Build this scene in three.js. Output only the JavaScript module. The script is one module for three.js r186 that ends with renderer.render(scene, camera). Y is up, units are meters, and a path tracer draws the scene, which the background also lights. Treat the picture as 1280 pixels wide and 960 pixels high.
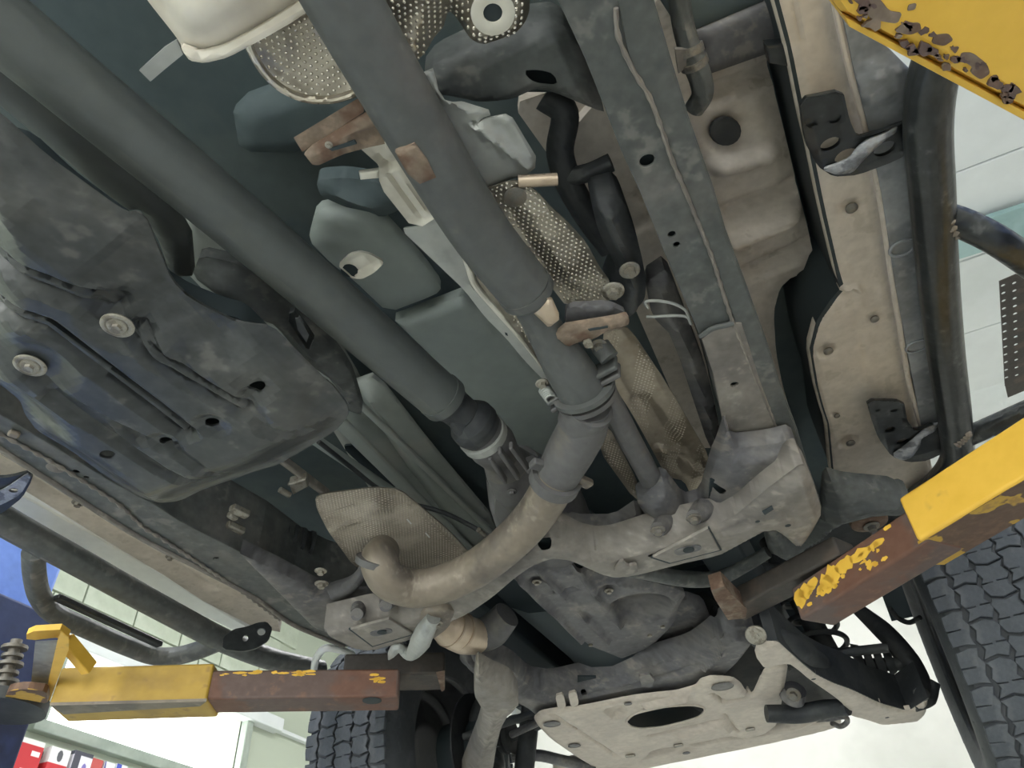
import * as THREE from 'three';
import { mergeGeometries, mergeVertices, toCreasedNormals } from 'three/addons/utils/BufferGeometryUtils.js';
import { RoundedBoxGeometry } from 'three/addons/geometries/RoundedBoxGeometry.js';
import { RectAreaLightUniformsLib } from 'three/addons/lights/RectAreaLightUniformsLib.js';
RectAreaLightUniformsLib.init();

// ------------------------------------------------------------------ camera, sky, light, exposure
const scene = new THREE.Scene();
const FOCAL = 961, EYE = 1.0;                                  // the eye is 1 m above the floor
const camera = new THREE.PerspectiveCamera(2 * Math.atan(480 / FOCAL) * 180 / Math.PI, 4 / 3, 0.02, 80);
const axL = new THREE.Vector3(0.89561, -0.32439, -0.30440);   // the vehicle's right, up and forward as the camera sees them (x right, y down, z ahead)
const axU = new THREE.Vector3(-0.04651, -0.74881, 0.66115);
const axF = new THREE.Vector3(0.44240, 0.57798, 0.68573);
{
  const right = new THREE.Vector3(axL.x, axU.x, -axF.x), up = new THREE.Vector3(-axL.y, -axU.y, axF.y), back = new THREE.Vector3(-axL.z, -axU.z, axF.z);
  camera.quaternion.setFromRotationMatrix(new THREE.Matrix4().makeBasis(right, up, back));
  camera.position.set(0, EYE, 0);
}
const renderer = new THREE.WebGLRenderer();
renderer.toneMapping = THREE.LinearToneMapping;
renderer.toneMappingExposure = 1.9;
renderer.shadowMap.enabled = true;
scene.background = new THREE.Color(0.97, 1.0, 0.98);           // bright overcast sky, seen through the bay openings and the window
scene.backgroundIntensity = 4.0;
const LAMP_POWER = 26;

// ------------------------------------------------------------------ helpers
const ray = (px, py) => { const d = new THREE.Vector3(px - 640, py - 480, FOCAL); return new THREE.Vector3(d.dot(axL), d.dot(axU), -d.dot(axF)); };
const P = (px, py, h) => { const r = ray(px, py); return r.multiplyScalar(h / r.y).setY(h + EYE); };           // on the level plane h above the eye
const PX = (px, py, x) => { const r = ray(px, py); return r.multiplyScalar(x / r.x).add(camera.position); };
const PZ = (px, py, z) => { const r = ray(px, py); return r.multiplyScalar(-z / r.z).add(camera.position); };
const V = (x, y, z) => new THREE.Vector3(x, y, z);
let seed = 7; const rnd = () => { seed = (seed * 1664525 + 1013904223) >>> 0; return seed / 4294967296; };
const smooth = (t) => { t = Math.min(1, Math.max(0, t)); return t * t * (3 - 2 * t); };
const used = {};
function numbered(n) { if (!(n in used)) { used[n] = 0; return n; } used[n]++; return n + '_' + String(used[n]).padStart(3, '0'); }
function boxUV(g) {                                              // uv in metres, by the dominant axis of the normal
  if (!g.attributes.normal) g.computeVertexNormals();
  const p = g.attributes.position, n = g.attributes.normal, uv = new Float32Array(p.count * 2), A = new THREE.Vector3(), B = new THREE.Vector3(), C = new THREE.Vector3();
  for (let i = 0; i < p.count; i++) {
    if (!g.index && i % 3 === 0) { A.fromBufferAttribute(p, i); B.fromBufferAttribute(p, i + 1).sub(A); C.fromBufferAttribute(p, i + 2).sub(A); A.crossVectors(B, C); }   // one axis for the whole triangle
    else if (g.index) A.fromBufferAttribute(n, i);
    const ax = Math.abs(A.x), ay = Math.abs(A.y), az = Math.abs(A.z);
    const [u, v] = ay >= ax && ay >= az ? [p.getX(i), p.getZ(i)] : ax >= az ? [p.getZ(i), p.getY(i)] : [p.getX(i), p.getY(i)];
    uv[2 * i] = u; uv[2 * i + 1] = v;
  }
  g.setAttribute('uv', new THREE.BufferAttribute(uv, 2)); return g;
}
const clean = (g) => { let q = g.index ? g.toNonIndexed() : g; const o = new THREE.BufferGeometry(); o.setAttribute('position', q.attributes.position); o.setAttribute('normal', q.attributes.normal); return o; };
const merge = (...gs) => mergeGeometries(gs.flat().map(clean));
function part(parent, name, g, m, label) {
  if (!g.userData.keepUV) boxUV(g);
  const o = new THREE.Mesh(g, m); o.name = numbered(name); o.castShadow = o.receiveShadow = true; parent.add(o);
  if (label) o.userData.label = label;
  return o;
}
function group(name, label, category, parent = scene) {
  const o = new THREE.Group(); o.name = numbered(name); parent.add(o);
  if (label) o.userData.label = label; if (category) o.userData.category = category; return o;
}
function struct(name, g, m) { const o = part(scene, name, g, m); o.userData.kind = 'structure'; return o; }
const V2 = (p, h) => { const q = P(p[0], p[1], h); return new THREE.Vector2(q.x, -q.z); };
const circle = (c, r, r2 = r, n = 20) => Array.from({ length: n }, (_, i) => new THREE.Vector2(c.x + r * Math.cos(i / n * 6.2832), c.y + r2 * Math.sin(i / n * 6.2832)));
function flat(shapePts, holes, y0, t, bev = 0) {                  // outline in (x, forward), extruded upward
  const s = new THREE.Shape(shapePts); for (const h of holes || []) s.holes.push(new THREE.Path(h));
  const g = new THREE.ExtrudeGeometry(s, { depth: Math.max(t - 2 * bev, 1e-4), bevelEnabled: bev > 0, bevelSize: bev, bevelThickness: bev, bevelOffset: -bev, bevelSegments: 2, steps: 1, curveSegments: 12 });
  g.rotateX(-Math.PI / 2); g.translate(0, y0 + bev, 0); return g;
}
function round(pts, it = 2) {                                     // soften a traced outline
  for (let k = 0; k < it; k++) { const o = []; for (let i = 0; i < pts.length; i++) { const a = pts[i], b = pts[(i + 1) % pts.length]; o.push([a[0] * .84 + b[0] * .16, a[1] * .84 + b[1] * .16], [a[0] * .16 + b[0] * .84, a[1] * .16 + b[1] * .84]); } pts = o; }
  return pts;
}
// a plate with its outline at height h (above the eye), thickness t; holes are [px, py, radius across, radius along]
function plate(pts, h, t, { holes = [], bev = 0, r = 0 } = {}) {
  const hs = holes.map(([x, y, a, b]) => circle(V2([x, y], h), a, b || a));
  return flat((r ? round(pts, r) : pts).map((p) => V2(p, h)), hs, h + EYE, t, bev);
}
function distSeg(x, z, a, b) { const dx = b.x - a.x, dz = b.y - a.y, l = dx * dx + dz * dz || 1e-9; const t = Math.min(1, Math.max(0, ((x - a.x) * dx + (z - a.y) * dz) / l)); return Math.hypot(x - a.x - t * dx, z - a.y - t * dz); }
function inside(x, y, poly) { let c = false; for (let i = 0, j = poly.length - 1; i < poly.length; j = i++) { const a = poly[i], b = poly[j]; if ((a.y > y) !== (b.y > y) && x < (b.x - a.x) * (y - a.y) / (b.y - a.y) + a.x) c = !c; } return c; }
function clipCell(poly, x0, x1, y0, y1) {
  const cut = (pts, f, inter) => { const o = []; for (let i = 0; i < pts.length; i++) { const a = pts[i], b = pts[(i + 1) % pts.length], fa = f(a), fb = f(b); if (fa) o.push(a); if (fa !== fb) o.push(inter(a, b)); } return o; };
  const ix = (X) => (a, b) => { const t = (X - a.x) / (b.x - a.x); return new THREE.Vector2(X, a.y + t * (b.y - a.y)); };
  const iy = (Y) => (a, b) => { const t = (Y - a.y) / (b.y - a.y); return new THREE.Vector2(a.x + t * (b.x - a.x), Y); };
  let q = cut(poly, (p) => p.x >= x0, ix(x0)); if (q.length) q = cut(q, (p) => p.x <= x1, ix(x1)); if (q.length) q = cut(q, (p) => p.y >= y0, iy(y0)); if (q.length) q = cut(q, (p) => p.y <= y1, iy(y1)); return q;
}
// a pressed sheet: outline at height h, relief from ribs (polylines), pads (closed areas) and domes, real thickness; up = away from the eye
function sheet(pts, h, { res = 0.008, t = 0.003, ribs = [], pads = [], domes = [], rim = 0, rimW = 0.012, tilt = null, holes = [], r = 1 } = {}) {
  let poly = (r ? round(pts, r) : pts).map((p) => V2(p, h + rim));
  if (THREE.ShapeUtils.area(poly) < 0) poly.reverse();
  const outer = poly;
  const R = ribs.map((q) => ({ p: q.p.map((k) => V2(k, h)), w: q.w, d: q.d })), A = pads.map((q) => ({ p: round(q.p, 1).map((k) => V2(k, h)), e: q.e, d: q.d })), D = domes.map((q) => ({ c: V2(q.c, h), r: q.r, d: q.d, flat: q.flat || 0 }));
  const H = holes.map((q) => q.poly ? { p: round(q.poly, 2).map((k) => V2(k, h)) } : { c: V2([q[0], q[1]], h), a: q[2], b: q[3] || q[2] });
  const inHole = (x, z) => H.some((o) => o.p ? inside(x, z, o.p) : ((x - o.c.x) / o.a) ** 2 + ((z - o.c.y) / o.b) ** 2 < 1);
  const snap = (v) => {                                            // vertices close to a hole's edge move onto it
    for (const o of H) {
      if (o.p) { let d = res * .62, best = null; for (let i = 0; i < o.p.length; i++) { const a = o.p[i], b = o.p[(i + 1) % o.p.length], e = b.clone().sub(a), t = Math.min(1, Math.max(0, v.clone().sub(a).dot(e) / (e.lengthSq() || 1))), q = a.clone().addScaledVector(e, t), l = q.distanceTo(v); if (l < d) { d = l; best = q; } } if (best) return best; }
      else { const dx = (v.x - o.c.x) / o.a, dz = (v.y - o.c.y) / o.b, r = Math.hypot(dx, dz); if (r > .05 && Math.abs(r - 1) * Math.min(o.a, o.b) < res * .62) return new THREE.Vector2(o.c.x + dx / r * o.a, o.c.y + dz / r * o.b); }
    }
    return v;
  };
  const dEdge = (x, z, p) => { let d = 9; for (let i = 0; i < p.length; i++) d = Math.min(d, distSeg(x, z, p[i], p[(i + 1) % p.length])); return d; };
  const lift = (x, z) => {
    let y = 0;
    for (const q of R) { let d = 9; for (let i = 0; i + 1 < q.p.length; i++) d = Math.min(d, distSeg(x, z, q.p[i], q.p[i + 1])); if (d < q.w) y += q.d * smooth(1.25 * (1 - d / q.w)); }
    for (const q of A) if (inside(x, z, q.p)) y += q.d * smooth(dEdge(x, z, q.p) / q.e);
    for (const q of D) { const d = Math.hypot(x - q.c.x, z - q.c.y); if (d < q.r) y += q.d * smooth((1 - d / q.r) / (1 - q.flat)); }
    if (rim) { const d = dEdge(x, z, outer); if (d < rimW) y += rim * (1 - smooth(d / rimW)); }
    if (tilt) y += tilt(x, z);
    return y;
  };
  const pos = []; const xs = poly.map((p) => p.x), ys = poly.map((p) => p.y);
  const X0 = Math.min(...xs), X1 = Math.max(...xs), Y0 = Math.min(...ys), Y1 = Math.max(...ys), nx = Math.ceil((X1 - X0) / res), ny = Math.ceil((Y1 - Y0) / res);
  const cache = new Map(), hy = (x, z) => { const k = x.toFixed(5) + z.toFixed(5); let v = cache.get(k); if (v === undefined) { v = lift(x, z); cache.set(k, v); } return v; };
  const tri = (a, b, c, o, fl) => { for (const p of fl ? [a, c, b] : [a, b, c]) pos.push(p.x, EYE + h + hy(p.x, p.y) + o, -p.y); };
  const emit = (q) => {
    const f = THREE.ShapeUtils.area(q) < 0 ? q.slice().reverse() : q;
    for (const [i, j, k] of THREE.ShapeUtils.triangulateShape(f, [])) {
      let a = f[i], b = f[j], c = f[k]; if (H.length) { a = snap(a); b = snap(b); c = snap(c); if (inHole((a.x + b.x + c.x) / 3, (a.y + b.y + c.y) / 3)) continue; }
      tri(a, b, c, 0, true); tri(a, b, c, t, false);
    }
  };
  for (let j = 0; j < ny; j++) {
    const y0 = Y0 + j * res, y1 = y0 + res, row = clipCell(poly, X0 - 1, X1 + 1, y0, y1); if (row.length < 3) continue;
    for (let i = 0; i < nx; i++) { const x0 = X0 + i * res, q = clipCell(row, x0, x0 + res, y0, y1); if (q.length >= 3 && Math.abs(THREE.ShapeUtils.area(q)) > 1e-9) emit(q); }
  }
  const ring = (loop, flip) => { for (let i = 0; i < loop.length; i++) { const a = loop[i], b = loop[(i + 1) % loop.length], n = Math.max(1, Math.ceil(a.distanceTo(b) / res)); for (let k = 0; k < n; k++) { const p = a.clone().lerp(b, k / n), q = a.clone().lerp(b, (k + 1) / n); const pa = EYE + h + hy(p.x, p.y), qa = EYE + h + hy(q.x, q.y); const v = [[p.x, pa, -p.y], [q.x, qa, -q.y], [q.x, qa + t, -q.y], [p.x, pa + t, -p.y]]; for (const m of flip ? [0, 2, 1, 0, 3, 2] : [0, 1, 2, 0, 2, 3]) pos.push(...v[m]); } } };
  ring(outer, false);
  const g = new THREE.BufferGeometry(); g.setAttribute('position', new THREE.Float32BufferAttribute(pos, 3));
  const o = toCreasedNormals(mergeVertices(g, 1e-5), 1.4), q = o.attributes.position, uv = new Float32Array(q.count * 2); for (let i = 0; i < q.count; i++) { uv[2 * i] = q.getX(i) + .6 * q.getY(i); uv[2 * i + 1] = q.getZ(i) + .8 * q.getY(i); }
  o.setAttribute('uv', new THREE.BufferAttribute(uv, 2)); o.userData.keepUV = true; o.userData.lift = lift; o.userData.outline = outer; o.userData.level = EYE + h; return o;
}
// raised dots pressed into a sheet, on a staggered grid that follows its relief
function dots(parent, g, m, pitch, r, keep = () => true) {
  const cap = new THREE.SphereGeometry(r, 8, 3, 0, Math.PI * 2, 0, Math.PI / 2); cap.scale(1, -.55, 1); { const ix = cap.index.array; for (let i = 0; i < ix.length; i += 3) { const k = ix[i]; ix[i] = ix[i + 1]; ix[i + 1] = k; } cap.computeVertexNormals(); } const q = g.userData, out = [], xs = q.outline.map((p) => p.x), ys = q.outline.map((p) => p.y);
  let row = 0; for (let y = Math.min(...ys); y < Math.max(...ys); y += pitch * .87, row++) for (let x = Math.min(...xs) + (row & 1 ? pitch / 2 : 0); x < Math.max(...xs); x += pitch) { if (!inside(x, y, q.outline) || !inside(x + r * 1.6, y, q.outline) || !inside(x - r * 1.6, y, q.outline) || !keep(x, y)) continue; const c = cap.clone(); c.translate(x, q.level + q.lift(x, y) + .0002, -y); out.push(clean(c)); }
  const o = part(parent, 'dimples', mergeGeometries(out), m); o.userData.kind = 'stuff'; return o;
}
// tube along 3D points; radius a number, list or function of 0..1
function sweep(pts, rad, { n = 18, seg, tight = 0.5, cap = true } = {}) {
  const c = pts.length > 2 ? new THREE.CatmullRomCurve3(pts, false, 'centripetal', tight) : new THREE.LineCurve3(pts[0], pts[1]);
  const m = seg || Math.max(2, pts.length * 8), uv = [], len = c.getLength(), fr = new THREE.CatmullRomCurve3(c.getSpacedPoints(m)).computeFrenetFrames(m), cp = c.getSpacedPoints(m), pos = [], idx = [];
  const R = (t) => typeof rad === 'function' ? rad(t) : Array.isArray(rad) ? (() => { const k = t * (rad.length - 1), i = Math.min(rad.length - 2, Math.floor(k)); return rad[i] + (rad[i + 1] - rad[i]) * (k - i); })() : rad;
  for (let i = 0; i <= m; i++) for (let j = 0; j <= n; j++) { const a = j / n * Math.PI * 2, r = R(i / m), q = cp[i].clone().addScaledVector(fr.normals[i], Math.cos(a) * r).addScaledVector(fr.binormals[i], Math.sin(a) * r); pos.push(q.x, q.y, q.z); uv.push(j / n * Math.max(.05, Math.round(R(i / m) * 62.8) / 10), i / m * len); }
  for (let i = 0; i < m; i++) for (let j = 0; j < n; j++) { const a = i * (n + 1) + j, b = a + n + 1; idx.push(a, a + 1, b, b, a + 1, b + 1); }
  if (cap) for (const e of [0, m]) { const k = pos.length / 3; pos.push(cp[e].x, cp[e].y, cp[e].z); uv.push(0, 0); for (let j = 0; j < n; j++) { const a = e * (n + 1) + j; e ? idx.push(k, a, a + 1) : idx.push(k, a + 1, a); } }
  const g = new THREE.BufferGeometry(); g.setAttribute('position', new THREE.Float32BufferAttribute(pos, 3)); g.setAttribute('uv', new THREE.Float32BufferAttribute(uv, 2)); g.setIndex(idx);
  const o = toCreasedNormals(g, 0.9); o.userData.keepUV = true; return o;
}
const T = (list, dflt) => list.map(([x, y, h = dflt]) => P(x, y, h));
function cyl(a, b, r, r2 = r, n = 20) { const d = b.clone().sub(a), g = new THREE.CylinderGeometry(r2, r, d.length(), n); g.applyQuaternion(new THREE.Quaternion().setFromUnitVectors(V(0, 1, 0), d.clone().normalize())); g.translate((a.x + b.x) / 2, (a.y + b.y) / 2, (a.z + b.z) / 2); return g; }
function beam(a, b, w, hgt, rad = 0.004, up = V(0, 1, 0)) {        // a rounded bar from a to b, w across, hgt tall
  const d = b.clone().sub(a), L = d.length(), z = d.clone().normalize(), x = up.clone().cross(z).normalize(), y = z.clone().cross(x);
  const g = new RoundedBoxGeometry(w, hgt, L, 2, Math.min(rad, w / 2.1, hgt / 2.1)); g.applyMatrix4(new THREE.Matrix4().makeBasis(x, y, z)); g.translate((a.x + b.x) / 2, (a.y + b.y) / 2, (a.z + b.z) / 2); return g;
}
function box(x0, x1, y0, y1, z0, z1, rad = 0) { const g = rad ? new RoundedBoxGeometry(x1 - x0, y1 - y0, z1 - z0, 2, rad) : new THREE.BoxGeometry(x1 - x0, y1 - y0, z1 - z0); g.translate((x0 + x1) / 2, (y0 + y1) / 2, (z0 + z1) / 2); return g; }
function lathe(profile, n = 24) { return new THREE.LatheGeometry(profile.map(([r, y]) => new THREE.Vector2(r, y)), n); }
function aim(g, pos, dir = V(0, -1, 0)) { g.applyQuaternion(new THREE.Quaternion().setFromUnitVectors(V(0, 1, 0), dir.clone().normalize())); g.translate(pos.x, pos.y, pos.z); return g; }
function boltGeo(r) { return merge(lathe([[0, 0], [r * 1.7, 0], [r * 1.7, r * .25], [r * 1.25, r * .4], [0, r * .4]], 20), (() => { const g = new THREE.CylinderGeometry(r * .92, r, r * .9, 6); g.translate(0, r * .8, 0); return toCreasedNormals(g, .4); })()); }
function bolt(parent, px, py, h, r, m, dir, name = 'bolt') { return part(parent, name, aim(boltGeo(r), P(px, py, h), dir), m); }
// a solid between two outlines of the same count (3D points)
function loft(A, B) {
  const pos = [], n = A.length, put = (...q) => q.forEach((v) => pos.push(v.x, v.y, v.z));
  const flip = THREE.ShapeUtils.area(A.map((v) => new THREE.Vector2(v.x, -v.z))) < 0; if (flip) { A = A.slice().reverse(); B = B.slice().reverse(); }
  for (let i = 0; i < n; i++) { const j = (i + 1) % n; put(A[i], A[j], B[j], A[i], B[j], B[i]); }
  const tris = THREE.ShapeUtils.triangulateShape(A.map((v) => new THREE.Vector2(v.x, -v.z)), []);
  for (const [i, j, k] of tris) { put(A[i], A[k], A[j]); put(B[i], B[j], B[k]); }
  const g = new THREE.BufferGeometry(); g.setAttribute('position', new THREE.Float32BufferAttribute(pos, 3)); return toCreasedNormals(mergeVertices(g, 1e-6), 0.6);
}
// box-section rail: bottom plate with holes, two webs, top
function rail(Lp, Rp, h, H, holes = []) {
  const out = [...Lp, ...Rp.slice().reverse()], mix = (a, b, t) => [a[0] + (b[0] - a[0]) * t, a[1] + (b[1] - a[1]) * t];
  const n = Math.max(Lp.length, Rp.length), inn = [];
  const at = (q, t) => { const k = t * (q.length - 1), i = Math.min(q.length - 2, Math.floor(k)); return mix(q[i], q[i + 1], k - i); };
  for (let i = 0; i < n; i++) { const t = .02 + .96 * i / (n - 1); inn.push(mix(at(Lp, t), at(Rp, t), .05)); }
  for (let i = n - 1; i >= 0; i--) { const t = .02 + .96 * i / (n - 1); inn.push(mix(at(Lp, t), at(Rp, t), .95)); }
  const hs = holes.map(([x, y, a, b]) => circle(V2([x, y], h), a, b || a));
  return merge(flat(out.map((p) => V2(p, h)), hs, h + EYE, 0.004, 0.0015), flat(out.map((p) => V2(p, h)), [inn.map((p) => V2(p, h))], h + EYE + .003, H), flat(out.map((p) => V2(p, h)), [], h + EYE + H, 0.004));
}

// ------------------------------------------------------------------ procedural surfaces
function lattice(s, per) { const g = []; let q = s * 7919 + 13; for (let i = 0; i < per * per; i++) { q = (q * 1664525 + 1013904223) >>> 0; g.push(q / 4294967296); } return (x, y) => { const xi = Math.floor(x), yi = Math.floor(y), fx = smooth(x - xi), fy = smooth(y - yi), m = (a) => ((a % per) + per) % per, w = (a, b) => g[m(b) * per + m(a)]; const a = w(xi, yi), b = w(xi + 1, yi), c = w(xi, yi + 1), d = w(xi + 1, yi + 1); return a + (b - a) * fx + (c - a) * fy + (a - b - c + d) * fx * fy; }; }
function fbm(s, base, oct) { const ls = Array.from({ length: oct }, (_, i) => lattice(s + i, base << i)); return (u, v) => { let t = 0, a = .5, n = 0; for (let i = 0; i < oct; i++) { t += a * ls[i](u * (base << i), v * (base << i)); n += a; a *= .55; } return t / n; }; }
function tex(size, fn, rep = 1, srgb = true) {
  const d = new Uint8Array(size * size * 4);
  for (let j = 0; j < size; j++) for (let i = 0; i < size; i++) { const c = fn(i / size, j / size), k = (j * size + i) * 4; for (let q = 0; q < 3; q++) d[k + q] = Math.max(0, Math.min(255, Array.isArray(c) ? c[q] : c)); d[k + 3] = 255; }
  const t = new THREE.DataTexture(d, size, size); t.wrapS = t.wrapT = THREE.RepeatWrapping; t.magFilter = THREE.LinearFilter; t.minFilter = THREE.LinearMipmapLinearFilter; t.generateMipmaps = true; if (srgb) t.colorSpace = THREE.SRGBColorSpace; t.repeat.set(rep, rep); t.needsUpdate = true; return t;
}
const hex = (c) => [(c >> 16) & 255, (c >> 8) & 255, c & 255], mixc = (a, b, t) => a.map((v, i) => v + (b[i] - v) * t);
// base colour, dust / wear colour laid in patches, fine grain
function worn(base, wear, { s = 1, lo = .5, hi = .7, amt = 1, grain = 14, rep = 2, size = 512, fine = null, fineLo = .66 } = {}) {
  const A = hex(base), B = hex(wear), C = fine === null ? null : hex(fine), n1 = fbm(s, 4, 5), n2 = fbm(s + 20, 32, 3), n3 = fbm(s + 40, 8, 5);
  return tex(size, (u, v) => { let c = mixc(A, B, amt * smooth((n1(u, v) - lo) / (hi - lo))); const g = (n2(u, v) - .5) * 2 * grain; if (C) c = mixc(c, C, .45 * smooth((n3(u, v) * .6 + n2(u, v) * .4 - fineLo + .05) / .14)); return c.map((k) => k + g); }, rep);
}
const mat = (o) => new THREE.MeshStandardMaterial({ roughness: .7, metalness: 0, side: THREE.DoubleSide, ...o });
const bumpNoise = tex(512, (u, v) => 255 * bumpF(u, v), 3, false); function bumpF(u, v) { bumpF.f = bumpF.f || fbm(77, 8, 6); return bumpF.f(u, v); }
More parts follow.
